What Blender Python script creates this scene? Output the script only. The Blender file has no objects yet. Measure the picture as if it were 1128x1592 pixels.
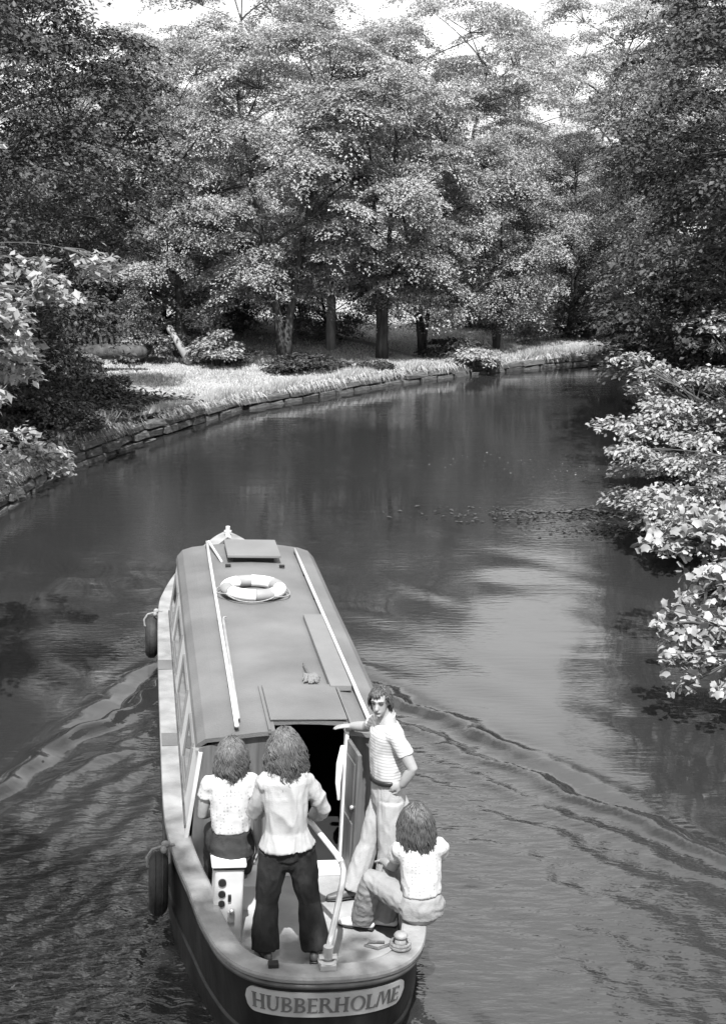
import bpy, bmesh, math, random
import numpy as np
from mathutils import Vector, Matrix, noise as mnoise

R = math.radians
SC = bpy.context.scene
COL = SC.collection
rng = np.random.default_rng(7)
random.seed(7)

# ------------------------------------------------------------------ camera, sky, sun, exposure
CAM_H = 5.9
cam_d = bpy.data.cameras.new('camera')
cam = bpy.data.objects.new('camera', cam_d); COL.objects.link(cam)
cam.location = (0, 0, CAM_H); cam.rotation_euler = (R(90 - 13.3), 0, 0)
cam_d.sensor_fit = 'VERTICAL'; cam_d.sensor_height = 36.0; cam_d.sensor_width = 36.0; cam_d.lens = 50.0
cam_d.clip_start = 0.1; cam_d.clip_end = 6000
SC.camera = cam

SUN_EL, SUN_AZ = 57.0, 4.0          # the sun stands behind the camera, a touch to its right
S = Vector((math.sin(R(SUN_AZ)) * math.cos(R(SUN_EL)), -math.cos(R(SUN_AZ)) * math.cos(R(SUN_EL)), math.sin(R(SUN_EL))))
w = bpy.data.worlds.new('World'); SC.world = w; w.use_nodes = True
wn = w.node_tree.nodes; wl = w.node_tree.links
bg = wn['Background']; sky = wn.new('ShaderNodeTexSky'); sky.sky_type = 'NISHITA'; sky.sun_disc = False
sky.sun_elevation = R(SUN_EL); sky.sun_rotation = R(180 - SUN_AZ)
sky.air_density = 1.0; sky.dust_density = 1.0; sky.ozone_density = 1.0
# black-and-white film, most sensitive to blue: the sky has brightness but no hue; broken white summer cloud all over it
sp = wn.new('ShaderNodeSeparateColor'); wl.new(sky.outputs[0], sp.inputs[0])
def wmath(op, a, b, c=None):
    m = wn.new('ShaderNodeMath'); m.operation = op
    for i, v in enumerate((a, b, c)):
        if v is None: continue
        if isinstance(v, (int, float)): m.inputs[i].default_value = v
        else: wl.new(v, m.inputs[i])
    return m.outputs[0]
film = wmath('ADD', wmath('ADD', wmath('MULTIPLY', sp.outputs[0], .25), wmath('MULTIPLY', sp.outputs[1], .25)), wmath('MULTIPLY', sp.outputs[2], .5))
tcw = wn.new('ShaderNodeTexCoord'); sx = wn.new('ShaderNodeSeparateXYZ'); wl.new(tcw.outputs['Generated'], sx.inputs[0])
zz = wmath('ADD', wmath('MAXIMUM', sx.outputs[2], 0.0), .12); cx = wn.new('ShaderNodeCombineXYZ')
wl.new(wmath('DIVIDE', sx.outputs[0], zz), cx.inputs[0]); wl.new(wmath('DIVIDE', sx.outputs[1], zz), cx.inputs[1])
cn = wn.new('ShaderNodeTexNoise'); cn.inputs['Scale'].default_value = .75; cn.inputs['Detail'].default_value = 7; cn.inputs['Roughness'].default_value = .55; wl.new(cx.outputs[0], cn.inputs['Vector'])
cr = wn.new('ShaderNodeMapRange'); cr.interpolation_type = 'SMOOTHSTEP'; cr.inputs['From Min'].default_value = .33; cr.inputs['From Max'].default_value = .55; wl.new(cn.outputs[0], cr.inputs[0])
CLOUD = 12.0
mixv = wmath('ADD', film, wmath('MULTIPLY', cr.outputs[0], wmath('SUBTRACT', CLOUD, film)))
wl.new(mixv, bg.inputs[0]); bg.inputs[1].default_value = 0.075
sun_d = bpy.data.lights.new('sun', 'SUN'); sun_d.energy = 5.0; sun_d.angle = R(0.55); sun_d.color = (1, 1, 1)
sun = bpy.data.objects.new('sun', sun_d); COL.objects.link(sun); sun.rotation_euler = S.to_track_quat('Z', 'Y').to_euler()
sun.location = (0, -20, 40)
vs = SC.view_settings; vs.view_transform = 'Standard'; vs.look = 'None'; vs.exposure = 0.95; vs.gamma = 1.0; vs.use_curve_mapping = False
SC.render.filter_size = 1.8
cy = SC.cycles; cy.max_bounces = 5; cy.diffuse_bounces = 2; cy.glossy_bounces = 3; cy.transmission_bounces = 3; cy.transparent_max_bounces = 6
cy.caustics_reflective = False; cy.caustics_refractive = False; cy.use_denoising = True

# ------------------------------------------------------------------ materials
def mat(name, v, rough=0.6, var=0.18, scale=6.0, bump=0.0, bscale=None, metallic=0.0, spec=0.4, detail=5, stretch=None):
    """grey paint, cloth, stone ...: base tone v broken up by noise"""
    m = bpy.data.materials.new(name); m.use_nodes = True
    n = m.node_tree.nodes; l = m.node_tree.links; p = n['Principled BSDF']
    tc = n.new('ShaderNodeTexCoord'); src = tc.outputs['Object']
    if stretch:
        mp = n.new('ShaderNodeMapping'); mp.inputs['Scale'].default_value = stretch; l.new(src, mp.inputs[0]); src = mp.outputs[0]
    nz = n.new('ShaderNodeTexNoise'); nz.inputs['Scale'].default_value = scale; nz.inputs['Detail'].default_value = detail
    l.new(src, nz.inputs['Vector'])
    mr = n.new('ShaderNodeMapRange'); mr.inputs['From Min'].default_value = 0.3; mr.inputs['From Max'].default_value = 0.7
    mr.inputs['To Min'].default_value = v * (1 - var); mr.inputs['To Max'].default_value = v * (1 + var)
    l.new(nz.outputs[0], mr.inputs[0]); l.new(mr.outputs[0], p.inputs['Base Color'])
    p.inputs['Roughness'].default_value = rough; p.inputs['Metallic'].default_value = metallic
    p.inputs['Specular IOR Level'].default_value = spec
    if bump:
        nb = n.new('ShaderNodeTexNoise'); nb.inputs['Scale'].default_value = bscale or scale * 4; nb.inputs['Detail'].default_value = 6
        l.new(src, nb.inputs['Vector'])
        b = n.new('ShaderNodeBump'); b.inputs['Strength'].default_value = bump; b.inputs['Distance'].default_value = 0.02
        l.new(nb.outputs[0], b.inputs['Height']); l.new(b.outputs[0], p.inputs['Normal'])
    return m

def leafmat(name, v, transl=0.2, gloss=0.25, rough=0.5):
    """leaf: tone carried by each leaf (attribute) times the species' grey; lets some light through"""
    m = bpy.data.materials.new(name); m.use_nodes = True
    n = m.node_tree.nodes; l = m.node_tree.links; p = n['Principled BSDF']; out = n['Material Output']
    at = n.new('ShaderNodeAttribute'); at.attribute_name = 'tone'
    mu = n.new('ShaderNodeMath'); mu.operation = 'MULTIPLY'; mu.inputs[1].default_value = v
    l.new(at.outputs['Fac'], mu.inputs[0]); l.new(mu.outputs[0], p.inputs['Base Color'])
    p.inputs['Roughness'].default_value = rough; p.inputs['Specular IOR Level'].default_value = gloss
    t = n.new('ShaderNodeBsdfTranslucent'); m2 = n.new('ShaderNodeMath'); m2.operation = 'MULTIPLY'; m2.inputs[1].default_value = 1.3
    l.new(mu.outputs[0], m2.inputs[0]); l.new(m2.outputs[0], t.inputs[0])
    mx = n.new('ShaderNodeMixShader'); mx.inputs[0].default_value = transl
    l.new(p.outputs[0], mx.inputs[1]); l.new(t.outputs[0], mx.inputs[2]); l.new(mx.outputs[0], out.inputs[0])
    return m

M = {}
M['leaf'] = leafmat('leaf_mid', 0.26)
M['leaf_pale'] = leafmat('leaf_pale', 0.27)
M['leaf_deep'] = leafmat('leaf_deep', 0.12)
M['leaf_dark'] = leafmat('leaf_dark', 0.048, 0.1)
M['leaf_bush'] = leafmat('leaf_bush', 0.26, 0.15, 0.5, 0.4)
M['leaf_near'] = leafmat('leaf_near', 0.28, 0.3, 0.5, 0.4)
M['grass'] = leafmat('grass_blade', 0.50, 0.3, 0.2, 0.6)
M['bark'] = mat('bark', 0.07, 0.9, 0.5, 8, 0.8, 20, stretch=(1, 1, .25), spec=.1)
M['bark_pale'] = mat('bark_pale', 0.2, 0.9, 0.4, 8, 0.8, 20, stretch=(1, 1, .25), spec=.1)
M['stone'] = mat('canal_stone', 0.085, 0.9, 0.45, 5, 0.7, 18, spec=.15)
M['roof'] = mat('roof_paint', 0.118, 0.55, 0.22, 1.6, 0.25, 60, detail=12)
M['roof2'] = mat('roof_paint_lid', 0.145, 0.5, 0.10, 3, 0.1, 40)
M['cream'] = mat('cream_paint', 0.50, 0.45, 0.10, 3, 0.05, 30)
M['white'] = mat('white_paint', 0.74, 0.4, 0.06, 4, 0.05, 30)
M['console'] = mat('console_white', 0.5, 0.35, 0.10, 5, 0.03, 30)
M['black'] = mat('hull_black', 0.012, 0.5, 0.8, 5, 0.3, 12, spec=.25, stretch=(1, 1, .3))
M['strake'] = mat('strake_dark', 0.06, 0.4, 0.5, 6, 0.2, 30)
M['rim'] = mat('gunwale_paint', 0.22, 0.5, 0.32, 4, 0.25, 50, detail=12)
M['deck'] = mat('deck_paint', 0.26, 0.6, 0.25, 4, 0.25, 60, detail=12)
M['door'] = mat('door_wood', 0.10, 0.45, 0.35, 3, 0.1, 20, stretch=(6, 6, .6))
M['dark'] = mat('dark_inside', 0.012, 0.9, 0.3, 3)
M['glass'] = mat('window_glass', 0.015, 0.05, 0.3, 2, spec=.8)
M['steel'] = mat('steel', 0.5, 0.28, 0.1, 10, metallic=.6)
M['railp'] = mat('rail_paint', 0.5, 0.4, 0.08, 9)
M['rubber'] = mat('tyre_rubber', 0.022, 0.75, 0.5, 9, 0.4, 40)
M['rope'] = mat('rope', 0.24, 0.9, 0.3, 40, 0.6, 120)
M['red'] = mat('buoy_band', 0.22, 0.5, 0.1, 6)
M['gauge'] = mat('gauge_black', 0.02, 0.25, 0.2, 6)
M['plate'] = mat('name_plate', 0.34, 0.5, 0.12, 7, 0.1, 40)
M['letter'] = mat('name_letter', 0.10, 0.5, 0.25, 9)
M['skin'] = mat('skin', 0.26, 0.5, 0.07, 14, spec=.3)
M['hair'] = mat('hair_brown', 0.075, 0.45, 0.4, 30, spec=.5)
M['hair2'] = mat('hair_dark', 0.05, 0.4, 0.4, 30, spec=.5)
M['hair3'] = mat('hair_chestnut', 0.055, 0.4, 0.4, 30, spec=.5)
M['jeans'] = mat('dark_denim', 0.022, 0.85, 0.4, 9, 0.4, 160, spec=.1)
M['trouser_dark'] = mat('dark_trouser', 0.03, 0.8, 0.4, 8, 0.3, 140, spec=.15)
M['chino'] = mat('pale_trouser', 0.33, 0.85, 0.08, 7, 0.3, 160, spec=.1)
M['slacks'] = mat('grey_slacks', 0.22, 0.85, 0.12, 7, 0.3, 160, spec=.1)
M['blouse'] = mat('white_blouse', 0.31, 0.8, 0.05, 7, 0.2, 120, spec=.15)
M['shoe'] = mat('shoe', 0.07, 0.5, 0.3, 10)
M['shoe_pale'] = mat('shoe_pale', 0.6, 0.6, 0.12, 10)
M['belt'] = mat('belt', 0.015, 0.4, 0.2, 10)
M['eye'] = mat('eye_dark', 0.02, 0.2, 0.1, 10)
M['mop'] = mat('mop_yarn', 0.17, 0.95, 0.25, 60, 0.6, 120)
M['wood_pale'] = mat('pale_timber', 0.26, 0.8, 0.2, 6, 0.3, 30, stretch=(1, 1, .2))
M['weed'] = leafmat('water_weed', 0.05, 0.1, 0.3, 0.6)

def pattern(name, base, dark, kind):
    m = bpy.data.materials.new(name); m.use_nodes = True
    n = m.node_tree.nodes; l = m.node_tree.links; p = n['Principled BSDF']
    tc = n.new('ShaderNodeTexCoord'); ramp = n.new('ShaderNodeValToRGB')
    if kind == 'dots':
        v = n.new('ShaderNodeTexVoronoi'); v.inputs['Scale'].default_value = 38; v.inputs['Randomness'].default_value = .25
        l.new(tc.outputs['Object'], v.inputs['Vector']); l.new(v.outputs['Distance'], ramp.inputs[0])
        e = ramp.color_ramp.elements; e[0].position = .22; e[0].color = (dark,) * 3 + (1,); e[1].position = .34; e[1].color = (base,) * 3 + (1,)
    else:
        v = n.new('ShaderNodeTexWave'); v.wave_type = 'BANDS'; v.bands_direction = 'Z'; v.inputs['Scale'].default_value = 13
        v.inputs['Distortion'].default_value = .6; v.inputs['Detail'].default_value = 1
        l.new(tc.outputs['Object'], v.inputs['Vector']); l.new(v.outputs['Fac'], ramp.inputs[0])
        e = ramp.color_ramp.elements; e[0].position = .25; e[0].color = (dark,) * 3 + (1,); e[1].position = .55; e[1].color = (base,) * 3 + (1,)
    l.new(ramp.outputs[0], p.inputs['Base Color']); p.inputs['Roughness'].default_value = .85; p.inputs['Specular IOR Level'].default_value = .1
    return m
M['dotted'] = pattern('dotted_top', .42, .28, 'dots')
M['striped'] = pattern('striped_shirt', .48, .33, 'stripes')

def water_mat():
    m = bpy.data.materials.new('canal_water'); m.use_nodes = True
    n = m.node_tree.nodes; l = m.node_tree.links; p = n['Principled BSDF']
    p.inputs['Base Color'].default_value = (.020, .020, .020, 1); p.inputs['Roughness'].default_value = .04; p.inputs['IOR'].default_value = 1.55
    p.inputs['Specular IOR Level'].default_value = .5
    g = n.new('ShaderNodeNewGeometry')
    def nz(scale, det, st=(1, 1, 1), rot=0):
        mp = n.new('ShaderNodeMapping'); mp.inputs['Scale'].default_value = st; mp.inputs['Rotation'].default_value = (0, 0, rot)
        l.new(g.outputs['Position'], mp.inputs[0])
        t = n.new('ShaderNodeTexNoise'); t.inputs['Scale'].default_value = scale; t.inputs['Detail'].default_value = det
        l.new(mp.outputs[0], t.inputs['Vector']); return t.outputs[0]
    fine = nz(9, 3, (.42, 1.8, 1), .12); mid = nz(2.2, 3, (.10, 1.5, 1), -.04); patch = nz(.22, 2)
    mr = n.new('ShaderNodeMapRange'); mr.inputs['From Min'].default_value = .38; mr.inputs['From Max'].default_value = .62
    mr.inputs['To Min'].default_value = .04; mr.inputs['To Max'].default_value = .30; l.new(patch, mr.inputs[0])
    b1 = n.new('ShaderNodeBump'); b1.inputs['Distance'].default_value = .016; l.new(mr.outputs[0], b1.inputs['Strength']); l.new(fine, b1.inputs['Height'])
    at = n.new('ShaderNodeAttribute'); at.attribute_name = 'tone'                       # churned water beside and behind the boat
    chp = nz(7, 3, (.6, 1.5, 1), .35); b3 = n.new('ShaderNodeBump'); b3.inputs['Distance'].default_value = .055; l.new(at.outputs['Fac'], b3.inputs['Strength']); l.new(chp, b3.inputs['Height']); l.new(b3.outputs[0], b1.inputs['Normal'])
    b2 = n.new('ShaderNodeBump'); b2.inputs['Distance'].default_value = .03; b2.inputs['Strength'].default_value = .11; l.new(mid, b2.inputs['Height'])
    l.new(b1.outputs[0], b2.inputs['Normal']); l.new(b2.outputs[0], p.inputs['Normal'])
    return m
M['water'] = water_mat()

def ground_mat():
    m = bpy.data.materials.new('grassy_ground'); m.use_nodes = True
    n = m.node_tree.nodes; l = m.node_tree.links; p = n['Principled BSDF']; g = n.new('ShaderNodeNewGeometry')
    t1 = n.new('ShaderNodeTexNoise'); t1.inputs['Scale'].default_value = .5; t1.inputs['Detail'].default_value = 6
    t2 = n.new('ShaderNodeTexNoise'); t2.inputs['Scale'].default_value = 7; t2.inputs['Detail'].default_value = 5
    l.new(g.outputs['Position'], t1.inputs['Vector']); l.new(g.outputs['Position'], t2.inputs['Vector'])
    a = n.new('ShaderNodeMath'); a.operation = 'ADD'; l.new(t1.outputs[0], a.inputs[0]); l.new(t2.outputs[0], a.inputs[1])
    mr = n.new('ShaderNodeMapRange'); mr.inputs['From Min'].default_value = .75; mr.inputs['From Max'].default_value = 1.25
    mr.inputs['To Min'].default_value = .20; mr.inputs['To Max'].default_value = .34; l.new(a.outputs[0], mr.inputs[0]); l.new(mr.outputs[0], p.inputs['Base Color'])
    p.inputs['Roughness'].default_value = .95; p.inputs['Specular IOR Level'].default_value = .1
    b = n.new('ShaderNodeBump'); b.inputs['Strength'].default_value = .8; b.inputs['Distance'].default_value = .06; l.new(t2.outputs[0], b.inputs['Height']); l.new(b.outputs[0], p.inputs['Normal'])
    return m
M['ground'] = ground_mat()

# ------------------------------------------------------------------ helpers
def link(o, parent=None):
    COL.objects.link(o)
    if parent is not None: o.parent = parent
    return o

def meshobj(name, V, F, m, parent=None, smooth=False):
    me = bpy.data.meshes.new(name); me.from_pydata([tuple(v) for v in V], [], [tuple(f) for f in F]); me.update()
    if m is not None: me.materials.append(m)
    if smooth: me.shade_smooth()
    return link(bpy.data.objects.new(name, me), parent)

def empty(name, loc, rz=0):
    o = bpy.data.objects.new(name, None); o.empty_display_size = .2; COL.objects.link(o); o.location = loc; o.rotation_euler = (0, 0, rz); return o

def tag(o, label=None, cat=None, group=None, kind=None):
    if label: o['label'] = label
    if cat: o['category'] = cat
    if group: o['group'] = group
    if kind: o['kind'] = kind
    return o

def copy_tree(o, parent=None):
    c = o.copy(); COL.objects.link(c); c.parent = parent
    for ch in list(o.children): copy_tree(ch, c)
    return c

class MB:
    def __init__(s): s.V = []; s.F = []
    def add(s, V, F):
        b = len(s.V); s.V += [tuple(map(float, v)) for v in V]; s.F += [tuple(i + b for i in f) for f in F]
    def box(s, c, d, rz=0, bev=0.0, rot=None):
        x, y, z = d[0] / 2, d[1] / 2, d[2] / 2
        if bev <= 0:
            V = [(-x, -y, -z), (x, -y, -z), (x, y, -z), (-x, y, -z), (-x, -y, z), (x, -y, z), (x, y, z), (-x, y, z)]
            F = [(0, 3, 2, 1), (4, 5, 6, 7), (0, 1, 5, 4), (1, 2, 6, 5), (2, 3, 7, 6), (3, 0, 4, 7)]
        else:
            bm = bmesh.new(); bmesh.ops.create_cube(bm, size=1); bmesh.ops.scale(bm, vec=d, verts=bm.verts)
            bmesh.ops.bevel(bm, geom=bm.edges[:], offset=bev, segments=2, affect='EDGES', profile=.6); bm.verts.ensure_lookup_table()
            V = [v.co[:] for v in bm.verts]; F = [[v.index for v in f.verts] for f in bm.faces]; bm.free()
        mt = rot if rot is not None else Matrix.Rotation(rz, 3, 'Z')
        s.add([(mt @ Vector(v)) + Vector(c) for v in V], F)
    def tube(s, pts, rad, n=8, caps=True, side=None, rnd=False):
        """swept tube; rad scalar, list of scalars or list of (a,b) half-axes; a lies along `side`"""
        P = [Vector(p) for p in pts]; k = len(P)
        rr = rad if isinstance(rad, (list, tuple)) else [rad] * k
        rr = [(q, q) if not isinstance(q, (tuple, list)) else q for q in rr]
        T = []
        for i in range(k):
            d = P[min(i + 1, k - 1)] - P[max(i - 1, 0)]
            T.append(d.normalized() if d.length > 1e-9 else Vector((0, 0, 1)))
        sv = Vector(side) if side is not None else (Vector((1, 0, 0)) if abs(T[0].x) < .8 else Vector((0, 1, 0)))
        if rnd:
            e0 = max(min(rr[0]), .001) * .8; e1 = max(min(rr[-1]), .001) * .8
            P = [P[0] - T[0] * e0, P[0] - T[0] * e0 * .6] + P + [P[-1] + T[-1] * e1 * .6, P[-1] + T[-1] * e1]
            rr = [(rr[0][0] * .3, rr[0][1] * .3), (rr[0][0] * .75, rr[0][1] * .75)] + rr + [(rr[-1][0] * .75, rr[-1][1] * .75), (rr[-1][0] * .3, rr[-1][1] * .3)]
            T = [T[0], T[0]] + T + [T[-1], T[-1]]; k += 4
        V = []; F = []
        for i in range(k):
            a = sv - T[i] * sv.dot(T[i])
            if a.length < 1e-6: a = T[i].orthogonal()
            a.normalize(); b = T[i].cross(a)
            if side is None: sv = a
            for j in range(n):
                th = 2 * math.pi * j / n
                V.append(P[i] + a * (math.cos(th) * rr[i][0]) + b * (math.sin(th) * rr[i][1]))
        for i in range(k - 1):
            for j in range(n):
                F.append((i * n + j, i * n + (j + 1) % n, (i + 1) * n + (j + 1) % n, (i + 1) * n + j))
        if caps:
            F.append(tuple(reversed(range(n)))); F.append(tuple(range((k - 1) * n, k * n)))
        s.add(V, F)
    def torus(s, c, Rm, r, nu=36, nv=12, axis='z', flat=1.0, u0=0, u1=2 * math.pi):
        full = abs(u1 - u0 - 2 * math.pi) < 1e-6; m = nu if full else nu + 1; V = []; F = []
        for i in range(m):
            u = u0 + (u1 - u0) * i / nu
            for j in range(nv):
                v = 2 * math.pi * j / nv; q = Rm + r * math.cos(v); h = r * flat * math.sin(v)
                p = (q * math.cos(u), q * math.sin(u), h)
                if axis == 'x': p = (h, p[0], p[1])
                V.append((p[0] + c[0], p[1] + c[1], p[2] + c[2]))
        for i in range(nu):
            for j in range(nv):
                F.append((i * nv + j, ((i + 1) % m) * nv + j, ((i + 1) % m) * nv + (j + 1) % nv, i * nv + (j + 1) % nv))
        if not full: F.append(tuple(reversed(range(nv)))); F.append(tuple(range(nu * nv, (nu + 1) * nv)))
        s.add(V, F)
    def ball(s, c, r, nu=14, nv=9):
        r = r if isinstance(r, (tuple, list)) else (r, r, r); V = [(c[0], c[1], c[2] - r[2])]; F = []
        for i in range(1, nv):
            t = math.pi * i / nv - math.pi / 2
            for j in range(nu):
                u = 2 * math.pi * j / nu; V.append((c[0] + r[0] * math.cos(t) * math.cos(u), c[1] + r[1] * math.cos(t) * math.sin(u), c[2] + r[2] * math.sin(t)))
        V.append((c[0], c[1], c[2] + r[2])); e = len(V) - 1
        for j in range(nu):
            F.append((0, 1 + (j + 1) % nu, 1 + j)); F.append((e, 1 + (nv - 2) * nu + j, 1 + (nv - 2) * nu + (j + 1) % nu))
            for i in range(nv - 2): F.append((1 + i * nu + j, 1 + i * nu + (j + 1) % nu, 1 + (i + 1) * nu + (j + 1) % nu, 1 + (i + 1) * nu + j))
        s.add(V, F)
    def prism(s, poly, z0, z1):
        n = len(poly); s.add([(x, y, z0) for x, y in poly] + [(x, y, z1) for x, y in poly],
              [tuple(reversed(range(n))), tuple(range(n, 2 * n))] + [(i, (i + 1) % n, n + (i + 1) % n, n + i) for i in range(n)])
    def build(s, name, m, parent=None, smooth=False): return meshobj(name, s.V, s.F, m, parent, smooth)

def trimesh(name, V, F, m, parent=None, tone=None, smooth=False):
    """fast numpy mesh of triangles; tone = per-vertex float"""
    me = bpy.data.meshes.new(name); V = np.ascontiguousarray(V, np.float32); F = np.ascontiguousarray(F, np.int32)
    me.vertices.add(len(V)); me.vertices.foreach_set('co', V.ravel())
    me.loops.add(F.size); me.loops.foreach_set('vertex_index', F.ravel())
    me.polygons.add(len(F)); me.polygons.foreach_set('loop_start', np.arange(0, F.size, F.shape[1], dtype=np.int32))
    me.polygons.foreach_set('loop_total', np.full(len(F), F.shape[1], np.int32))
    me.update(calc_edges=True)
    if tone is not None:
        a = me.attributes.new('tone', 'FLOAT', 'POINT'); a.data.foreach_set('value', np.ascontiguousarray(tone, np.float32))
    if m is not None: me.materials.append(m)
    if smooth: me.shade_smooth()
    return link(bpy.data.objects.new(name, me), parent)

DIAMOND = (np.array([(-.5, 0, 0), (0, .30, .06), (.5, 0, -.04), (0, -.30, .06)]), np.array([(0, 3, 2), (0, 2, 1)]))
def _lobed():
    th = [0, 22, 42, 62, 88, 112, 140, 180, 220, 248, 272, 298, 318, 338]; rd = [.58, .45, .43, .54, .41, .46, .33, .27, .33, .46, .41, .54, .43, .45]
    V = [(0, 0, .05)] + [(r * math.cos(R(t)), r * math.sin(R(t)), -.28 * r * r - .10 * abs(math.sin(R(t))) * r + .05 * math.sin(R(3 * t))) for t, r in zip(th, rd)]
    k = len(th); return np.array(V), np.array([(0, 1 + i, 1 + (i + 1) % k) for i in range(k)])
LOBED = _lobed()
def nrm(a): return a / np.maximum(np.linalg.norm(a, axis=-1, keepdims=True), 1e-9)

def leaf_mesh(name, C, N, D, size, m, parent, shape=DIAMOND, tone=None, g=rng):
    """one leaf face-set at each centre C, normal N, pointing along D"""
    sv, sf = shape; n = len(C); N = nrm(N); D = nrm(D - N * np.sum(D * N, 1, keepdims=True)); Sd = np.cross(N, D)
    k = len(sv)
    V = C[:, None, :] + size[:, None, None] * (sv[None, :, 0, None] * D[:, None, :] + sv[None, :, 1, None] * Sd[:, None, :] + sv[None, :, 2, None] * N[:, None, :])
    F = (np.arange(n)[:, None, None] * k + sf[None]).reshape(-1, 3)
    if tone is None: tone = g.uniform(.65, 1.35, n)
    return trimesh(name, V.reshape(-1, 3), F, m, parent, np.repeat(tone, k))

def clump(c, rad, thick, n, out, g, droop=.35, up=.75):
    """a flattened spray of leaves: returns centres, normals, directions"""
    a = g.uniform(0, 2 * math.pi, n); q = np.sqrt(g.uniform(0, 1, n)) * (1 + .25 * np.sin(3 * a + g.uniform(0, 6)))
    x = q * np.cos(a); y = q * np.sin(a)
    o = np.array(out, float); o[2] = 0; o = o / (np.linalg.norm(o) + 1e-9); pe = np.array([-o[1], o[0], 0])
    z = g.normal(0, .45, n) * thick - droop * rad * (q ** 2) * .6
    C = np.array(c)[None] + rad * (x[:, None] * o * 1.15 + y[:, None] * pe) + z[:, None] * np.array([0, 0, 1.])
    D = x[:, None] * o + y[:, None] * pe + g.normal(0, .5, (n, 3)) + o * .4; D[:, 2] -= .25
    N = np.array([0, 0, up]) + g.normal(0, .42, (n, 3)) + .25 * (x[:, None] * o + y[:, None] * pe)
    return C, N, D

def orient_clump(c, rad, thick, n, nv, g, droop=.35):
    """leaf spray lying across direction nv, rim drooping"""
    nv = np.array(nv, float); nv /= np.linalg.norm(nv); a1 = np.cross(nv, [0.3, .2, 1.0]); a1 /= np.linalg.norm(a1); a2 = np.cross(nv, a1)
    a = g.uniform(0, 2 * math.pi, n); q = np.sqrt(g.uniform(0, 1, n)) * (1 + .3 * np.sin(3 * a + g.uniform(0, 6)) + .2 * np.sin(5 * a + g.uniform(0, 6)))
    x = (q * np.cos(a))[:, None]; y = (q * np.sin(a))[:, None]
    C = np.array(c)[None] + rad * (x * a1 + y * a2) + (g.normal(0, .5, n) * thick)[:, None] * nv; C[:, 2] -= droop * rad * q ** 2 * .6
    D = x * a1 + y * a2 + g.normal(0, .6, (n, 3)); D[:, 2] -= .3
    N = nv * .55 + np.array([0, 0, .45]) + g.normal(0, .45, (n, 3)) + .2 * (x * a1 + y * a2); return C, N, D

def make_tree(name, seed, H, Rc, base, leaf, nleaf, mleaf, mbark, trunk_r=.22, stems=1, lobes=20, spray=.6, lean=(0, 0), thick=.14, fill=11):
    """tapered trunk and limbs; the crown is a cluster of leafy masses, each a shell of drooping sprays; parked at the origin"""
    g = np.random.default_rng(seed); root = empty(name, (0, 0, 0)); tb = MB(); cl = []; stemsf = []
    for st in range(stems):
        az0 = seed * 1.7 + st * 6.28 / stems; sp = 0 if stems == 1 else .16 * H
        top = np.array([lean[0] * H + sp * math.cos(az0), lean[1] * H + sp * math.sin(az0), H * g.uniform(.82, .92)]); ph, fx = g.uniform(0, 6), g.uniform(.3, .8)
        def tp(t, top=top, ph=ph, fx=fx): return np.array([top[0] * t ** 1.2 + fx * .3 * math.sin(4.2 * t + ph) * t, top[1] * t ** 1.2 + fx * .3 * math.cos(3.7 * t + ph) * t, top[2] * t])
        r0 = trunk_r * (1 if stems == 1 else .72); stemsf.append(tp)
        tb.tube([tp(t) for t in np.linspace(0, 1, 12)], [r0 * 1.55, r0 * 1.1] + [r0 * (1 - .93 * t) for t in np.linspace(.2, 1, 10)], 9)
    zc = (H + base) / 2; hz = (H - base) / 2
    for i in range(lobes):
        zf = -1 + 2 * (i + g.uniform(.1, .9)) / lobes; az = i * 2.399 + g.uniform(-.5, .5)
        w = math.sqrt(max(0, 1 - (zf * .93) ** 2)) ** .7; rl = Rc * g.uniform(.32, .54) * (1 - .2 * abs(zf))
        u = (zf + 1) / 2; cx = np.array([lean[0], lean[1]]) * H * (base / H + (1 - base / H) * u)
        rad = max(0, Rc * w * g.uniform(.75, 1.08) - rl * .75)
        c = np.array([cx[0] + rad * math.cos(az), cx[1] + rad * math.sin(az), zc + hz * zf * .86 + g.normal(0, .15)])
        tp = stemsf[i % stems]; t0 = max(.12, min(.92, (c[2] - .25 * rad - .5) / (H * .88))); s0 = tp(t0); mid = (s0 + c) / 2 + np.array([g.normal(0, .2), g.normal(0, .2), .12 * rad])
        lr = max(.03, trunk_r * .36 * (1 - .55 * t0)); pts = [s0 * (1 - q) ** 2 + 2 * mid * q * (1 - q) + c * q * q for q in np.linspace(0, 1, 7)]
        tb.tube(pts, [lr * (1 - .8 * q) for q in np.linspace(0, 1, 7)], 6)
        for j in range(int(fill * (rl / (Rc * .38)) ** 2) + 3):
            d = g.normal(0, 1, 3); d[2] = d[2] * .8 + .35; od = c - np.array([cx[0], cx[1], zc]); d += .8 * od / (np.linalg.norm(od) + 1e-6); d /= np.linalg.norm(d)
            p = c + d * np.array([1, 1, .8]) * rl * g.uniform(.55, 1.12)
            tb.tube([c, (c + p) / 2 + np.array([0, 0, .05]), p], [max(.012, lr * .3), .014, .005], 4, caps=False)
            cl.append((p, d, spray * g.uniform(.6, 1.3)))
    tot = sum(c[2] ** 2 for c in cl); Cs, Ns, Ds, Ts = [], [], [], []
    for c, d, r in cl:
        n = max(8, int(nleaf * r * r / tot)); a, b, e = orient_clump(c, r, thick, n, d * .40 + np.array([0, 0, .82]), g)
        Cs.append(a); Ns.append(b); Ds.append(e); Ts.append(np.full(n, g.uniform(.75, 1.25)) * g.uniform(.82, 1.18, n))
    tb.build('trunk', mbark, root, True)
    Cs = np.concatenate(Cs); n = len(Cs)
    leaf_mesh('crown', Cs, np.concatenate(Ns), np.concatenate(Ds), leaf * g.uniform(.6, 1.35, n), mleaf, root, DIAMOND, np.concatenate(Ts), g)
    return root

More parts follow.
